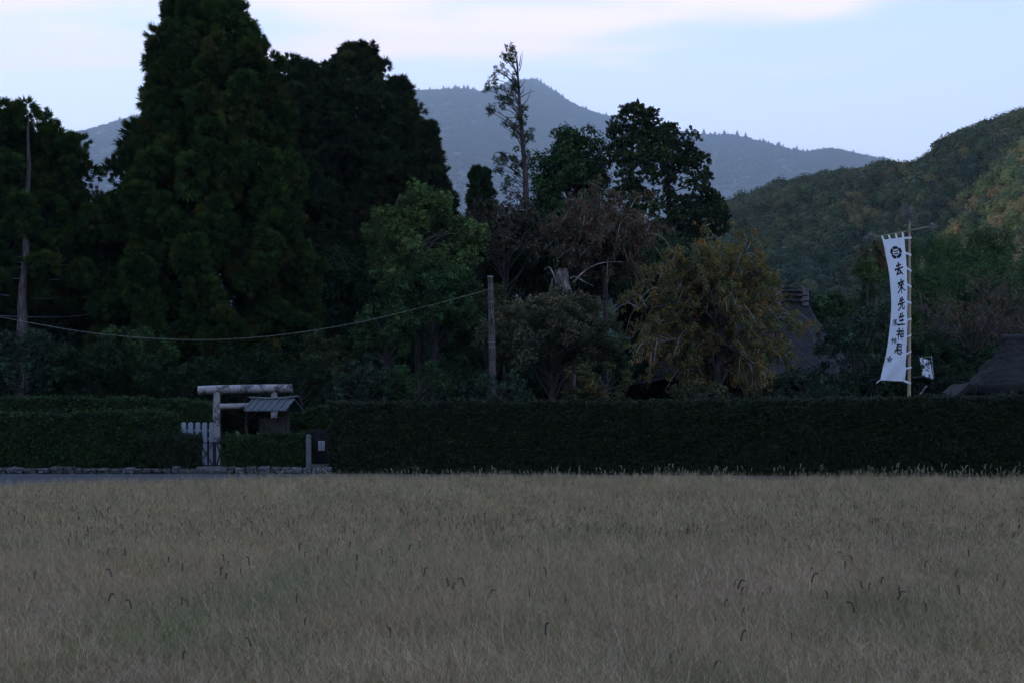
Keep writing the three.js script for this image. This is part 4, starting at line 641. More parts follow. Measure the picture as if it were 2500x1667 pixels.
{
  const base = V(11.2, YG, -57.6), g = thing('thatched_house', 'old house with a steep grey thatched roof half hidden by the orange-leaved tree', 'house', base);
  const yr = yAt(738, 57.6), ye = yAt(912, 54.2), rx0 = 8.4, rx1 = 14.35;
  const roof = part('roof', hipThatch(6.9, 16.3, -54.2, -61, ye, rx0, rx1, yr), M.thatch, g, base);
  const cap = new THREE.CylinderGeometry(0.46, 0.62, rx1 - rx0 + 0.2, 10, 1, false, -Math.PI / 2, Math.PI).rotateZ(Math.PI / 2).rotateX(0).translate((rx0 + rx1) / 2, yr - 0.08, -57.6);
  part('ridge_thatch', new THREE.BoxGeometry(rx1 - rx0 + 0.15, 0.62, 0.62, 20, 3, 3).translate((rx0 + rx1) / 2, yr + 0.2, -57.6), M.thatch, roof, base);
  for (let i = 0; i < 5; i++) { const x = rx1 - 0.2 - i * 1.35; part('ridge_saddle', new THREE.BoxGeometry(0.34, 0.86, 0.82).translate(x, yr + 0.22, -57.6), M.thatchPole, roof, base); }
  for (const [y, z] of [[0.02, 0.36], [0.27, 0.36], [0.5, 0.3], [0.68, 0.16], [0.68, -0.16], [0.27, -0.36]]) for (let i = 0; i < 4; i++) { const x0 = rx0 + i * 1.5 + rr(-0.1, 0.1) + (y > 0.6 ? 0.1 : 0); part('ridge_pole', tube([V(x0, yr + y + 0.02, -57.6 + z + 0.06), V(x0 + rr(1.2, 1.5), yr + y + rr(-0.02, 0.03), -57.6 + z + 0.06)], [0.04, 0.04], 6), M.thatchPole, roof, base); }
  part('wall', new THREE.BoxGeometry(7.6, ye - YG - 0.1, 5).translate(11.5, (ye + YG) / 2 - 0.05, -57.8), M.brownwood, g, base);
  for (let i = 0; i < 6; i++) part('wall_post', bar(V(7.8 + i * 1.48, YG, -55.24), V(7.8 + i * 1.48, ye - 0.25, -55.24), 0.13, 0.08), M.darkwood, g, base);
  for (let i = 0; i < 4; i++) part('shoji_panel', new THREE.BoxGeometry(1.26, 1.75, 0.03).translate(8.54 + i * 1.48 + 0.0, 1.4, -55.26), i % 2 ? M.darkwood : M.brownwood, g, base);
  const x1 = xAt(1617, 54.5), xA = xAt(1555, 54.5), ya = yAt(934, 54.5), yb = yAt(918, 54.5);
  part('lean_to_roof', bar(V(xA, ya, -55.6), V(x1 + 0.5, yb, -55.6), 2.6, 0.09), M.darkwood, g, base);
  part('lean_to_wall', new THREE.BoxGeometry(1.2, 2.6, 1.8).translate(x1 - 0.1, 1.45, -55.8), M.brownwood, g, base);
}
{
  const base = V(20.6, YG, -46.4), g = thing('thatched_gate', 'thatched gatehouse roof with a thick dark eave beside the banner', 'gatehouse', base), ye = yAt(936, 44.4);
  const roof = part('roof', hipThatch(18.0, 25.6, -45.1, -47.8, ye, 19.25, 24.0, yAt(832, 46.5), 34, 150, 0.3), M.thatch, g, base);
  part('ridge_thatch', new THREE.CylinderGeometry(0.2, 0.24, 4.9, 10).rotateZ(Math.PI / 2).translate(21.6, yAt(832, 46.5) + 0.05, -46.5), M.thatch, roof, base);
  const a = at(2301, 983, 45.4), b = at(2349, 940, 45.4); part('side_eave', bar(a, b, 1.9, 0.16), M.thatch, g, base);
  for (const x of [18.7, 20.4, 22.4, 24.6]) for (const z of [-45.6, -47.3]) part('post', bar(V(x, YG - 0.02, z), V(x, ye - 0.2, z), 0.16, 0.16), M.darkwood, g, base);
  part('wall', new THREE.BoxGeometry(6.2, ye - YG - 0.3, 0.1).translate(21.7, (ye + YG) / 2 - 0.1, -46.6), M.darkwood, g, base);
  const e = 52, h = thing('shed_roof', 'small dark sloping shed behind the banner pole', 'shed', V(xAt(2280, e), YG, -e));
  part('roof', bar(at(2238, 920, e), at(2316, 947, e), 1.6, 0.07), M.darkwood, h, h.position);
  for (const [px, top] of [[2248, 926], [2306, 946]]) part('post', bar(V(xAt(px, e), YG, -e), V(xAt(px, e), yAt(top, e), -e), 0.09, 0.09), M.darkwood, h, h.position);
  part('brace', bar(at(2238, 974, e - 0.9), at(2264, 941, e - 0.9), 0.06, 0.06), M.bambooOld, h, h.position);
}

// ---------------------------------------------------------------- wooden pole, rope, wires
{
  const d = 46.5, base = V(xAt(1204, d), YG, -d), g = thing('wooden_pole', 'tall weathered wooden pole rising behind the long hedge', 'pole', base);
  part('shaft', tube([base.clone(), at(1203, 920, d), at(1200, 800, d), at(1197, 677, d)], [0.165, 0.15, 0.13, 0.105], 14, 0.08), M.polewood, g, base);
  part('cap', new THREE.CylinderGeometry(0.118, 0.118, 0.05, 14).translate(xAt(1197, d), yAt(676, d), -d), M.wire, g, base);
  for (const [px, py, r] of [[1197.6, 705, 0.113], [1198.6, 738, 0.12], [1200.6, 835, 0.14], [1201, 848, 0.142]]) part('band', new THREE.TorusGeometry(r, 0.012, 6, 20).rotateX(Math.PI / 2).translate(xAt(px, d), yAt(py, d), -d), M.wire, g, base);
  part('bracket', new THREE.BoxGeometry(0.12, 0.2, 0.1).translate(xAt(1200, d), yAt(786, d), -d + 0.22), M.iron, g, base);
}
function strand(pts, r, n, mat, name, label, twist) {
  const cv = new THREE.CatmullRomCurve3(pts), g = thing(name, label, 'cable', pts[0].clone()), make = (ph) => {
    const q = []; for (let i = 0; i <= n; i++) { const p = cv.getPoint(i / n); if (twist) { const a = i * 0.9 + ph; p.y += Math.cos(a) * r * 0.8; p.z += Math.sin(a) * r * 0.8; } q.push(p); }
    return new THREE.TubeGeometry(new THREE.CatmullRomCurve3(q), n, r, 5);
  };
  part('strand', make(0), mat, g, pts[0]); if (twist) part('strand', make(Math.PI), M.wire, g, pts[0]);
}
strand([at(-420, 660, 45), at(-60, 762, 45), at(0, 774, 45), at(220, 812, 45.2), at(450, 829, 45.5), at(640, 822, 45.8), at(860, 790, 46), at(1075, 739, 46.2), at(1197, 706, 46.5)], 0.0056, 420, M.rope, 'twisted_cable', 'twisted yellowish cable sagging across the cedars to the wooden pole', true);
{
  const lab = ['topmost thin wire before the dark gap', 'second thin wire below the topmost', 'third thin wire below the topmost', 'upward-curving thin wire fourth from the top', 'long thin wire crossing the bare cedar trunk', 'lowest thin wire behind the twisted cable'];
  [[[40, 626], [140, 632], [300, 640], [420, 640]], [[40, 640], [140, 646], [300, 652], [420, 652]], [[40, 652], [140, 660], [300, 667], [420, 668]], [[30, 680], [120, 683], [236, 673], [400, 650]], [[-80, 712], [0, 720], [100, 729], [215, 725], [400, 700]], [[-60, 768], [70, 774], [170, 773], [243, 764], [400, 742]]].forEach((l, i) => strand(l.map(([x, y]) => at(x, y, 59)), 0.012, 40, M.wire, 'overhead_wire', lab[i], false));
}

// ---------------------------------------------------------------- the banner
const KANJI = {                                                        // brush strokes on a 100 x 100 grid
  kyo: [[28, 21, 72, 17], [50, 3, 50, 45], [8, 46, 92, 41], [47, 46, 36, 64, 20, 85, 70, 79], [60, 62, 72, 76, 84, 94]],
  rai: [[14, 22, 86, 18], [31, 25, 27, 36, 18, 49], [32, 34, 44, 47], [68, 24, 64, 35, 55, 47], [68, 33, 84, 48], [50, 2, 50, 98], [47, 50, 34, 70, 8, 88], [53, 50, 68, 70, 93, 87]],
  sen: [[32, 8, 20, 32], [28, 25, 78, 21], [52, 3, 51, 44], [6, 47, 94, 43], [41, 47, 36, 72, 8, 95], [60, 46, 60, 82, 72, 91, 93, 88, 93, 74]],
  sei: [[30, 8, 24, 24, 12, 38], [26, 30, 82, 26], [24, 59, 80, 55], [4, 92, 96, 88], [53, 3, 53, 90]],
  shin: [[22, 4, 30, 14], [6, 28, 40, 24, 26, 44, 6, 60], [24, 46, 24, 98], [28, 48, 42, 60], [50, 26, 50, 74], [50, 26, 93, 23, 91, 72], [52, 49, 90, 47], [50, 71, 91, 69], [71, 3, 71, 99]],
  ki: [[22, 8, 76, 5, 74, 26], [26, 29, 74, 26], [24, 29, 23, 48, 40, 53, 80, 51, 82, 38], [15, 66, 6, 88], [30, 60, 34, 86, 48, 93, 74, 91, 76, 77], [48, 58, 56, 71], [74, 59, 92, 76]],
  raku: [[5, 14, 95, 11], [32, 3, 34, 23], [67, 3, 64, 23], [10, 32, 22, 42], [5, 52, 17, 60], [8, 94, 24, 70], [53, 27, 36, 55], [51, 36, 82, 33, 66, 54, 40, 70], [50, 44, 70, 60, 95, 70], [49, 71, 50, 97], [49, 71, 83, 69, 81, 95], [50, 95, 82, 93]],
  kaki: [[3, 28, 45, 25], [24, 3, 24, 98], [22, 34, 4, 64], [27, 37, 43, 54], [70, 2, 74, 14], [48, 24, 97, 21], [54, 44, 54, 79], [54, 44, 93, 41, 91, 78, 84, 74], [73, 24, 73, 98]],
  sha: [[50, 3, 32, 26, 6, 45], [50, 3, 68, 24, 95, 44], [20, 53, 80, 50], [50, 30, 50, 66], [28, 69, 29, 98], [28, 69, 75, 66, 73, 96], [29, 95, 74, 93]],
};
{
  const d = 42, z2p = (x, y) => [2120 + x * 0.29326, 540 + y * 0.29326];
  const left = [[118, 158], [140, 270], [165, 400], [180, 530], [188, 660], [187, 770], [179, 880], [167, 990], [150, 1100], [127, 1215], [101, 1322]], right = [[297, 137], [309, 250], [319, 360], [325, 480], [328, 610], [328, 740], [326, 880], [321, 1000], [314, 1130], [307, 1235], [300, 1332]];
  const cvL = new THREE.CatmullRomCurve3(left.map(([x, y]) => V(x, y, 0))), cvR = new THREE.CatmullRomCurve3(right.map(([x, y]) => V(x, y, 0)));
  const base = V(xAt(2220, d), -0.02, -d), g = thing('banner', 'tall white cloth banner lettered with large black brush characters, tied to a bamboo pole', 'banner', base);
  const nu = 26, nv = 90, P = [], U = [], I = [];
  const spot = (u, v) => { const a = cvL.getPoint(v), b = cvR.getPoint(v), [px, py] = z2p(lerp(a.x, b.x, u), lerp(a.y, b.y, u)), p = at(px, py, d); p.z += 0.05 + 0.10 * Math.sin(u * Math.PI) * Math.sin(v * Math.PI) + 0.032 * Math.sin(u * 9 + v * 5) * (0.5 + v) + 0.045 * Math.sin((u * 0.9 + v * 2.6) * 10) * smoothstep(v, 0.68, 1) + 0.012 * Math.sin(v * 56.5) * smoothstep(u, 0.55, 1) + 0.05 * fbm(u * 3, v * 11, 2, 4); return p; };
  for (let j = 0; j <= nv; j++) for (let i = 0; i <= nu; i++) { const p = spot(i / nu, j / nv); P.push(p.x, p.y, p.z); U.push(i / nu, 1 - j / nv); }
  for (let j = 0; j < nv; j++) for (let i = 0; i < nu; i++) { const a = j * (nu + 1) + i, b = a + nu + 1; I.push(a, b, a + 1, b, b + 1, a + 1); }
  const geo = new THREE.BufferGeometry(); geo.setAttribute('position', new THREE.Float32BufferAttribute(P, 3)); geo.setAttribute('uv', new THREE.Float32BufferAttribute(U, 2)); geo.setIndex(I); geo.computeVertexNormals();
  const cw = 400, ch = 2048, cv = document.createElement('canvas'); cv.width = cw; cv.height = ch; const k = cv.getContext('2d');
  k.fillStyle = '#fbfbfd'; k.fillRect(0, 0, cw, ch); k.fillStyle = '#0b0c12';
  const brush = (str, cx, cy, w, h, wt) => { for (const s of str) { const pts = []; for (let i = 0; i < s.length; i += 2) pts.push(V(cx + (s[i] / 100 - 0.5) * w, cy + (s[i + 1] / 100 - 0.5) * h, 0)); const c = new THREE.CatmullRomCurve3(pts, false, 'catmullrom', 0.15), n = 60; for (let i = 0; i <= n; i++) { const t = i / n, p = c.getPoint(t), f = 1.12 - 0.5 * Math.sin(t * Math.PI) * 0.45 - 0.35 * t; k.beginPath(); k.ellipse(p.x, p.y, wt * f * 1.18, wt * f * 1.34, -0.6, 0, 7); k.fill(); } } };
  for (const [ch1, u, v, w, h, wt] of [['kyo', 0.545, 0.222, 178, 176, 12.5], ['rai', 0.59, 0.336, 176, 180, 11], ['sen', 0.585, 0.452, 168, 180, 11.5], ['sei', 0.60, 0.555, 176, 168, 11.5], ['shin', 0.59, 0.655, 182, 172, 10.5], ['ki', 0.58, 0.757, 186, 150, 11.5], ['raku', 0.25, 0.572, 92, 92, 4.6], ['kaki', 0.27, 0.705, 92, 88, 5], ['sha', 0.205, 0.836, 98, 84, 5.4]]) brush(KANJI[ch1], u * cw, v * ch, w, h, wt);
  { // the crest: a ring of five petals round two bars
    const cx = 0.52 * cw, cy = 0.103 * ch, rx = 106, ry = 88; k.fillStyle = '#0b0c12';
    for (let i = 0; i < 5; i++) { const a0 = -Math.PI / 2 - 0.58 + i * 6.28318 / 5, a1 = a0 + 1.16; k.beginPath(); for (let j = 0; j <= 14; j++) { const a = lerp(a0, a1, j / 14), bulge = 1 + 0.07 * Math.sin(j / 14 * Math.PI); k.lineTo(cx + Math.cos(a) * rx * bulge, cy + Math.sin(a) * ry * bulge); } for (let j = 14; j >= 0; j--) { const a = lerp(a0, a1, j / 14); k.lineTo(cx + Math.cos(a) * rx * 0.62, cy + Math.sin(a) * ry * 0.62); } k.fill(); }
    k.beginPath(); k.ellipse(cx, cy, rx * 0.60, ry * 0.60, 0, 0, 7); k.lineWidth = 7; k.strokeStyle = '#0b0c12'; k.stroke(); k.fillRect(cx - 42, cy - 27, 84, 20); k.fillRect(cx - 42, cy + 9, 84, 20);
  }
  const t = new THREE.CanvasTexture(cv); t.colorSpace = THREE.SRGBColorSpace; const clothPrint = M.cloth.clone(); clothPrint.map = t;
  part('cloth', geo, clothPrint, g, base);
  const strip = (a, b, w, dir) => { const s = dir.clone().multiplyScalar(w / 2), m = a.clone().lerp(b, 0.5).add(V(0, 0, 0.012)), q = []; for (const p of [a, m, b]) q.push(p.clone().add(s), p.clone().sub(s)); const gg = new THREE.BufferGeometry(); gg.setAttribute('position', new THREE.Float32BufferAttribute(q.flatMap((p) => [p.x, p.y, p.z]), 3)); gg.setIndex([0, 1, 2, 1, 3, 2, 2, 3, 4, 3, 5, 4]); gg.computeVertexNormals(); return gg; };
  const pz = (x, y, dz = 0.06) => { const p = at(...z2p(x, y), d); p.z += dz; return p; };
  for (const [u, x, y] of [[0.045, 113, 121], [0.35, 168, 110], [0.66, 228, 99], [0.955, 284, 89]]) part('tab', strip(spot(u, 0.008), pz(x, y, 0.03), 0.07, V(1, 0, 0)), M.cloth, g, base);
  for (let i = 0; i < 10; i++) { const y = 140 + i * 132.8, v = clamp((y - 137) / 1195, 0.006, 0.996), a = spot(0.98, v), b = pz(356 - (i === 9 ? 4 : 0), y + (i === 0 ? 2 : 14), 0.075); part('tie', strip(a, b, 0.075, V(0.25, 1, 0).normalize()), M.cloth, g, base); }
  part('tie', strip(spot(0.02, 0.992), pz(66, 1344), 0.06, V(0.4, 1, 0).normalize()), M.cloth, g, base);
  // bamboo pole with nodes, crossbar, dry leaf tufts
  const pole = part('pole', tube([base.clone(), pz(342, 1500, 0), pz(347, 700, 0), pz(345, 80, 0), pz(343, -20, 0)], [0.066, 0.062, 0.048, 0.034, 0.026], 12), M.bamboo, g, base);
  for (let i = 0; i < 17; i++) { const y = 1480 - i * 92, p = pz(lerp(342, 345, i / 17), y, 0); part('node', new THREE.TorusGeometry(lerp(0.056, 0.032, i / 16), 0.006, 5, 14).rotateX(Math.PI / 2).translate(p.x, p.y, p.z), M.bambooOld, pole, base); }
  part('crossbar', tube([pz(52, 133, 0.03), pz(250, 98, 0.03), pz(508, 49, 0.03)], [0.012, 0.02, 0.024], 8), M.bambooGreen, g, base);
  part('lashing', new THREE.TorusGeometry(0.045, 0.014, 6, 14).rotateX(1.2).translate(...pz(345, 80, 0).toArray()), M.darkwood, g, base);
  reseed(840); const dry = new Copies();
  for (const [x, y, sx, sy, n] of [[322, -60, 30, 60, 34], [300, -95, 24, 30, 16], [30, 128, 40, 26, 18], [538, 52, 30, 14, 9], [350, -30, 12, 60, 14]]) for (let i = 0; i < n; i++) dry.add(pz(x + gauss() * sx, y + gauss() * sy, gauss() * 0.12), rdir(), rr(0.12, 0.24), tint([[0.28, 0.27, 0.25], [0.2, 0.2, 0.18], [0.33, 0.31, 0.28]]));
  dry.build('dry_leaves', S.bamboo, M.foliage, g, base);
  for (const l of [[[350, 60], [362, -40], [366, -140]], [[352, 40], [392, -30], [402, -120]], [[345, 60], [338, -60], [320, -150]]]) part('twig', tube(l.map(([x, y]) => pz(x, y, -0.02)), [0.008, 0.004], 4), M.paleTwig, g, base);
}
{ // the second white cloth, half hidden by leaves
  const d = 54, base = V(xAt(2262, d), YG, -d), g = thing('small_banner', 'small white cloth glimpsed through leaves behind the banner pole', 'banner', base);
  const gg = new THREE.PlaneGeometry(1, 1, 10, 10), p = gg.attributes.position; for (let i = 0; i < p.count; i++) { const u = p.getX(i) + 0.5, v = 0.5 - p.getY(i), q = at(lerp(2246, 2271, u) + v * 9, lerp(872, 926, v) + u * 7, d); q.z += 0.04 * Math.sin(u * 7); p.setXYZ(i, q.x, q.y, q.z); } gg.computeVertexNormals();
  const cv = document.createElement('canvas'); cv.width = 64; cv.height = 128; const k = cv.getContext('2d'); k.fillStyle = '#fafafd'; k.fillRect(0, 0, 64, 128); k.fillStyle = '#33507c'; k.fillRect(44, 84, 8, 40); k.fillRect(37, 100, 6, 10); k.fillRect(38, 90, 4, 5); const t = new THREE.CanvasTexture(cv); t.colorSpace = THREE.SRGBColorSpace;
  const m = M.cloth.clone(); m.map = t; part('cloth', gg, m, g, base);
  part('pole', tube([V(xAt(2283, d), YG, -d), at(2281, 940, d), at(2275, 868, d)], [0.03, 0.028, 0.022], 8), M.bambooOld, g, base);
  part('crossbar', tube([at(2242, 871, d), at(2276, 871, d)], [0.014, 0.014], 6), M.bambooOld, g, base);
  reseed(846); const b2 = V(xAt(2252, 53), YG, -53), s = thing('garden_shrub', 'sparse leafy sapling in front of the small white cloth', 'shrub', b2), cp = new Copies();
  part('trunk', tube([b2.clone(), at(2250, 920, 53), at(2256, 880, 53)], [0.03, 0.02, 0.008], 6), M.bark, s, b2);
  for (let i = 0; i < 46; i++) cp.add(at(2252 + gauss() * 26, 893 + gauss() * 22, 53), rdir(), rr(0.16, 0.26), tint(C.deep)); cp.build('foliage', S.few, M.foliage, s, b2);
  for (const [px, py] of [[2235.5, 966], [2284, 963]]) part('fruit', new THREE.SphereGeometry(0.05, 12, 8).scale(1, 0.9, 1).translate(...at(px, py, 52.4).toArray()), std({ color: rgb(0.6, 0.48, 0.22), roughness: 0.5 }), s, b2);
}

// ---------------------------------------------------------------- the bird
{
  const d = 57, c = at(1228, 378, d), g = thing('bird', 'dark bird in flight beside the thin tall tree', 'bird', c), s = 0.38;
  const pt = (x, y, z) => V(c.x + x * s, c.y + y * s, c.z + z * s);
  const wing = (k) => { const q = [], I = [], n = 10; for (let i = 0; i <= n; i++) { const t = i / n, ch = 0.42 * Math.pow(Math.sin(Math.PI * (0.18 + 0.78 * t)), 0.7), x = -k * 0.1 + k * (-0.15 - t * 0.95), y = 0.2 + (k > 0 ? 0.22 * Math.sin(t * 2.6) - 0.15 * t * t : 0.5 * t - 0.9 * t * t), z0 = -0.1 - 0.3 * t * t; for (const [f, h] of [[-ch * 0.35, 0], [0, 0.035 * (1 - t)], [ch * 0.65, 0], [0, -0.03 * (1 - t)]]) { const v = pt(x, y + h, z0 + f * 1.0); v.y -= f * 0.5 * s; q.push(v.x, v.y, v.z); } } for (let i = 0; i < n; i++) for (let j = 0; j < 4; j++) { const a = i * 4 + j, b = i * 4 + (j + 1) % 4; I.push(a, b, a + 4, b, b + 4, a + 4); } const gg = new THREE.BufferGeometry(); gg.setAttribute('position', new THREE.Float32BufferAttribute(q, 3)); gg.setIndex(I); gg.computeVertexNormals(); return gg; };
  const strip = (gg) => { const o = gg.index ? gg.toNonIndexed() : gg; o.deleteAttribute('uv'); return o; };
  const body = tube([pt(-0.62, 0.28, 0.1), pt(-0.5, 0.3, 0.08), pt(-0.36, 0.26, 0.05), pt(-0.1, 0.14, 0), pt(0.2, -0.06, -0.02), pt(0.42, -0.3, -0.02), pt(0.6, -0.6, 0)], [0.005, 0.03, 0.045, 0.075, 0.075, 0.04, 0.012].map((r) => r * 1.25), 10);
  const tail = new THREE.BufferGeometry(); { const q = []; for (let i = 0; i < 5; i++) { const a = pt(0.42, -0.34, -0.02), b = pt(0.62 + (i - 2.5) * 0.07, -0.85, 0.05), e = pt(0.62 + (i - 1.5) * 0.07, -0.85, 0.05); q.push(...a.toArray(), ...b.toArray(), ...e.toArray()); } tail.setAttribute('position', new THREE.Float32BufferAttribute(q, 3)); tail.computeVertexNormals(); }
  part('body', mergeGeometries([strip(body), strip(wing(1)), strip(wing(-1)), tail]), M.crow, g, c);
}
console.log('objects ready');

// ---------------------------------------------------------------- the field of dry grass
const edgeD = (x) => { const E = [[-60, 26], [-14, 31.4], [-9, 34.5], [-6, 36.2], [0, 37.1], [26, 34.7], [60, 30.7]]; for (let i = 0; i + 1 < E.length; i++) if (x <= E[i + 1][0]) return lerp(E[i][1], E[i + 1][1], (x - E[i][0]) / (E[i + 1][0] - E[i][0])); return 30; };
function grassTuft(seed, n, H, spread, w, flop, pan) {
  reseed(seed); const t = new Tris();
  for (let i = 0; i < n; i++) {
    const a = rr(0, 6.283), r = spread * Math.sqrt(rnd()), b = V(Math.cos(a) * r, 0, Math.sin(a) * r), la = rr(0, 6.283), h = H * rr(0.55, 1.12), k = flop * rr(0.1, 1) * h, lean = V(Math.cos(la), 0, Math.sin(la));
    const p1 = b.clone().addScaledVector(lean, k * 0.18).add(V(0, h * 0.42, 0)), p2 = b.clone().addScaledVector(lean, k * 0.5).add(V(0, h * 0.78, 0)), p3 = b.clone().addScaledVector(lean, k * 1.0).add(V(0, h * (1 - 0.25 * flop * rnd()), 0));
    const s = V(Math.cos(la + 1.57 + rr(-0.6, 0.6)), 0, Math.sin(la + 1.57));
    t.ribbon([b, p1, p2, p3], [w, w * 0.9, w * 0.65, 0], s);
    if (rnd() < pan) for (let j = 0; j < 7; j++) { const q = p2.clone().lerp(p3, rr(0.1, 1)), dd = V(gauss(), rr(0.2, 1.1), gauss()).normalize(), L = rr(0.05, 0.13); t.ribbon([q, q.clone().addScaledVector(dd, L * 0.6), q.clone().addScaledVector(dd, L)], [w * 0.35, w * 0.45, 0], sideOf(dd)); }
  }
  return t.geo();
}
{
  const g = new THREE.Group(); g.name = 'field_grass'; g.userData = { kind: 'stuff', label: 'tall dry straw-coloured grass filling the field', category: 'grass' }; scene.add(g);
  const straw = [[0.45, 0.32, 0.175], [0.53, 0.38, 0.22], [0.37, 0.26, 0.135], [0.48, 0.33, 0.185], [0.59, 0.435, 0.265]], green = [[0.21, 0.23, 0.085], [0.26, 0.265, 0.11], [0.29, 0.275, 0.12]], red = [[0.40, 0.25, 0.15], [0.35, 0.22, 0.125], [0.43, 0.275, 0.17]], pale = [[0.56, 0.41, 0.25], [0.50, 0.36, 0.21], [0.62, 0.47, 0.30]];
  reseed(915); const st = new Tris();
  for (let i = 0; i < 7; i++) { const a = rr(0, 6.283), b = V(gauss() * 0.1, 0.1, gauss() * 0.1), k = rr(0.2, 1.1), h = rr(0.42, 0.62), e = b.clone().add(V(Math.cos(a) * k * h, h, Math.sin(a) * k * h)), m = b.clone().lerp(e, 0.55).add(V(gauss() * 0.02, 0.03, gauss() * 0.02)), dd = e.clone().sub(b).normalize(); st.ribbon([b, m, e], [0.0013, 0.0011, 0.0006], sideOf(dd)); for (let j = 0; j < 5; j++) { const q = m.clone().lerp(e, rr(0.3, 1)), f = dd.clone().add(rdir().multiplyScalar(0.7)).normalize(), L = rr(0.04, 0.1); st.ribbon([q, q.clone().addScaledVector(f, L)], [0.0008, 0.0003], sideOf(f)); } }
  const stalk = st.geo();
  const near = [grassTuft(901, 32, 0.46, 0.15, 0.00168, 0.75, 0.5), grassTuft(902, 28, 0.52, 0.16, 0.00144, 0.5, 0.7), grassTuft(903, 28, 0.38, 0.18, 0.00184, 1.15, 0.3), grassTuft(906, 30, 0.44, 0.16, 0.00160, 0.9, 0.6)];
  const far = [grassTuft(904, 26, 0.46, 0.2, 0.00336, 0.6, 0.35), grassTuft(905, 24, 0.52, 0.2, 0.00304, 0.45, 0.5), grassTuft(907, 24, 0.42, 0.2, 0.00320, 0.9, 0.4)];
  const CELL = 0.5;
  const grassPatch = (seed, tufts, n, nStalk, mix) => {                // one half-metre square of the field: tufts joined, each in its own colour
    reseed(seed); const P = [], K = [], v = V(), m = new THREE.Matrix4();
    const put = (geo, list) => { const c = tint(list, 0.22), p = geo.attributes.position, y = rr(0.78, 1.18); _q.setFromUnitVectors(UPV, V(gauss() * 0.16, 1, gauss() * 0.16).normalize()); _q2.setFromAxisAngle(UPV, rnd() * 6.283); m.compose(V(rr(-0.56, 0.56) * CELL, 0, rr(-0.56, 0.56) * CELL), _q.multiply(_q2), V(rr(0.8, 1.25), y, rr(0.8, 1.25))); for (let i = 0; i < p.count; i++) { v.fromBufferAttribute(p, i).applyMatrix4(m); P.push(v.x, v.y, v.z); K.push(c.r, c.g, c.b); } };
    for (let i = 0; i < n; i++) { const q = rnd(); put(tufts[Math.floor(rnd() * tufts.length)], q < mix[0] ? green : q > 1 - mix[1] ? red : straw); }
    for (let i = 0; i < nStalk; i++) put(stalk, pale);
    const b = new THREE.BufferGeometry(); b.setAttribute('position', new THREE.Float32BufferAttribute(P, 3)); b.setAttribute('color', new THREE.Float32BufferAttribute(K, 3)); return b;
  };
  const MIX = [[0.20, 0.03], [0.28, 0.05], [0.46, 0.02], [0.66, 0.01], [0.14, 0.26], [0.28, 0.14]];
  const lots = [MIX.map((m, i) => grassPatch(950 + i, near, 42, 3, m)), MIX.map((m, i) => grassPatch(960 + i, near, 34, 2, m)), MIX.map((m, i) => grassPatch(970 + i, far, 18, 1, m)), MIX.map((m, i) => grassPatch(980 + i, far, 14, 0, m))];
  const sets = lots.map((l) => l.map(() => new Copies()));
  reseed(910);
  for (let d = 4.3; d < 38; d += CELL * 0.96) for (let x = -Math.ceil((d * 0.45 + 2.2) / CELL) * CELL; x <= d * 0.45 + 2.2; x += CELL * 0.96) {
    const px = x + rr(-0.08, 0.08), pd = d + rr(-0.08, 0.08); if (pd > edgeD(px) - 0.15) continue;
    const a = fbm(px * 0.28 + 3, 1, -pd * 0.16, 3), b = fbm(px * 0.33 + 20, 7, -pd * 0.2, 3), k = b > 0.17 ? (rnd() < 0.6 ? 4 : 5) : a > 0.22 ? 3 : a > 0.08 ? (rnd() < 0.6 ? 2 : 1) : rnd() < 0.65 ? 0 : rnd() < 0.6 ? 1 : 5;
    const h = 1 + 0.3 * fbm(px * 0.5, 3, pd * 0.5, 2), t = rr(0.9, 1.1), band = pd < 8.5 ? 0 : pd < 15 ? 1 : pd < 25 ? 2 : 3;
    sets[band][k].add(V(px, -0.47, -pd), V(gauss() * 0.05, 1, gauss() * 0.05).normalize(), { x: 1.04, y: h * rr(0.88, 1.12), z: 1.04 }, rgb(t * rr(0.96, 1.04), t, t * rr(0.94, 1.05)), Math.floor(rnd() * 4) * 1.5708 + rr(-0.15, 0.15));
  }
  lots.forEach((l, b) => l.forEach((geo, i) => { if (sets[b][i].m.length) sets[b][i].build('grass_patch', geo, M.grass, g); }));
  console.log('grass', sets.map((q) => q.map((c) => c.m.length).join(' ')).join(' | '), lots.map((l) => l[0].attributes.position.count / 3).join(' '));
  // foxtails
  const headGeo = (seed, L, arch, up) => { reseed(seed); const t = new Tris(), p = [V(0, 0, 0), V(arch * L * 0.15, L * 0.4 * up, 0), V(arch * L * 0.42, L * 0.72 * up, 0), V(arch * L * 0.8, L * (0.86 - 0.3 * Math.abs(arch)) * up, 0)], cv = new THREE.CatmullRomCurve3(p), tb = new THREE.TubeGeometry(cv, 6, 0.0062, 5).toNonIndexed().attributes.position; for (let i = 0; i < tb.count; i++) t.p.push(tb.getX(i), tb.getY(i), tb.getZ(i)); for (let i = 0; i < 70; i++) { const u = rnd(), c = cv.getPoint(u), tg = cv.getTangent(u), dd = rdir().add(tg.multiplyScalar(0.9)).normalize(); t.leaf(c, dd, sideOf(dd), rr(0.010, 0.019), 0.0011, 0); } return t.geo(); };
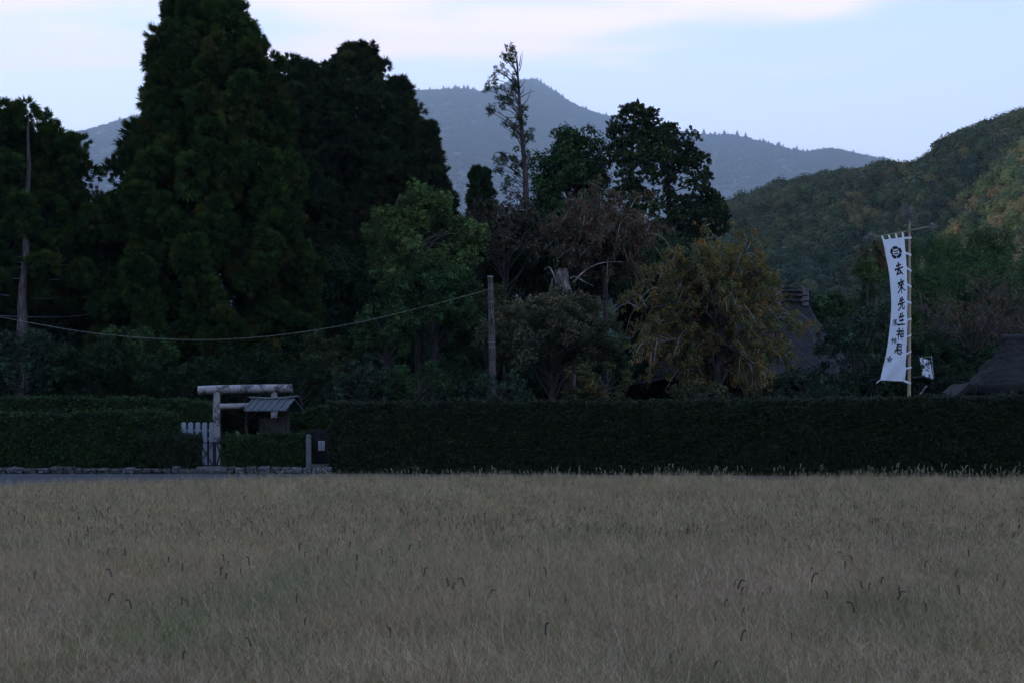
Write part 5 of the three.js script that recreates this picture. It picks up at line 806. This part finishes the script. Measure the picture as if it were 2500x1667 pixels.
  const stemGeo = (seed, h, bend) => { reseed(seed); const t = new Tris(), pts = [V(0, 0, 0), V(bend * 0.08, h * 0.45, 0), V(bend * 0.5 * h * 0.4, h * 0.8, 0), V(bend * h * 0.4, h, 0)]; t.ribbon(pts, [0.002, 0.0018, 0.0015, 0.0012], V(0, 0, 1)); t.ribbon(pts, [0.002, 0.0018, 0.0015, 0.0012], V(1, 0, 0)); const dd = V(-0.6, 0.8, 0.2).normalize(); t.ribbon([V(0.01, h * 0.35, 0), V(-0.08, h * 0.55, 0.03), V(-0.2, h * 0.6, 0.05)], [0.004, 0.004, 0], V(0, 0.2, 1).normalize()); return { geo: t.geo(), tip: pts[3] }; };
  const kinds = [[0.52, 0.1, 0.085, 0.25], [0.58, 0.22, 0.11, 0.7], [0.5, -0.1, 0.075, 0.35], [0.6, 0.14, 0.095, 0.45], [0.55, 0.05, 0.085, 0.1]].map(([h, bend, L, arch], i) => { const s = stemGeo(920 + i, h, bend), hg = headGeo(930 + i, L, arch, 1); hg.translate(s.tip.x, s.tip.y, s.tip.z); return [s.geo, hg]; });
  const stemM = std({ color: rgb(0.40, 0.34, 0.23), side: THREE.DoubleSide }), dark = std({ color: rgb(0.085, 0.07, 0.05), side: THREE.DoubleSide }), tan = std({ color: rgb(0.36, 0.31, 0.23), side: THREE.DoubleSide });  // one species: far-edge heads get a paler colour for the light on them
  reseed(940);
  const proto = kinds.map(([s, h]) => { const f = new THREE.Group(); part('stem', s, stemM, f); part('seed_head', h, dark, f); return f; });
  for (let i = 0; i < 250; i++) {
    const d = 7.5 + 16 * Math.pow(rnd(), 0.8), x = (d * 0.44) * rr(-1, 1) * (rnd() < 0.5 ? 1 : 0.85), f = proto[i % 5].clone(); f.name = numbered('foxtail_plant'); f.userData = { label: 'dark bristly foxtail seed head arching above the dry grass', category: 'foxtail', group: 'foxtails scattered over the field' };
    const s = rr(0.8, 1.1); f.position.set(x, -0.47, -d); f.rotation.set(gauss() * 0.18, rr(0, 6.283), gauss() * 0.18); f.scale.setScalar(s); scene.add(f);
  }
  const rest = new THREE.Group(); rest.name = 'distant_foxtails'; rest.userData = { kind: 'stuff', label: 'countless small foxtail heads along the far side of the field', category: 'foxtail' }; scene.add(rest);
  const bins = kinds.map(() => [new Copies(), new Copies(), new Copies()]);
  const white = rgb(1, 1, 1);
  for (let i = 0; i < 2600; i++) { const d = rr(17, 36.8), x = rr(-1, 1) * (d * 0.45 + 1); if (d > edgeD(x)) continue; const b = bins[i % 5], dir = V(gauss() * 0.2, 1, gauss() * 0.2).normalize(), s = rr(0.75, 1.0), sp = rnd() * 6.28; b[0].add(V(x, -0.47, -d), dir, s, white, sp); b[1].add(V(x, -0.47, -d), dir, s, white, sp); }
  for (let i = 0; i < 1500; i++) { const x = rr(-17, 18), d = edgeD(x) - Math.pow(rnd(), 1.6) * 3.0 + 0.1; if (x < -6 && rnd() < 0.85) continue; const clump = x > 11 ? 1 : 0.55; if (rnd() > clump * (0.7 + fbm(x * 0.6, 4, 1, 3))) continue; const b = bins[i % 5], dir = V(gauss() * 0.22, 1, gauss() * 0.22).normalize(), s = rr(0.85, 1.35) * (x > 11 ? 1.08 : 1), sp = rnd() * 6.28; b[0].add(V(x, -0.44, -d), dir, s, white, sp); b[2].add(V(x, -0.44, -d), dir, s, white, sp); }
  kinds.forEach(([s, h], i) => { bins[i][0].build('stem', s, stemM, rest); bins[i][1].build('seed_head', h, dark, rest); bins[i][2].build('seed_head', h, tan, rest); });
}
renderer.render(scene, camera);
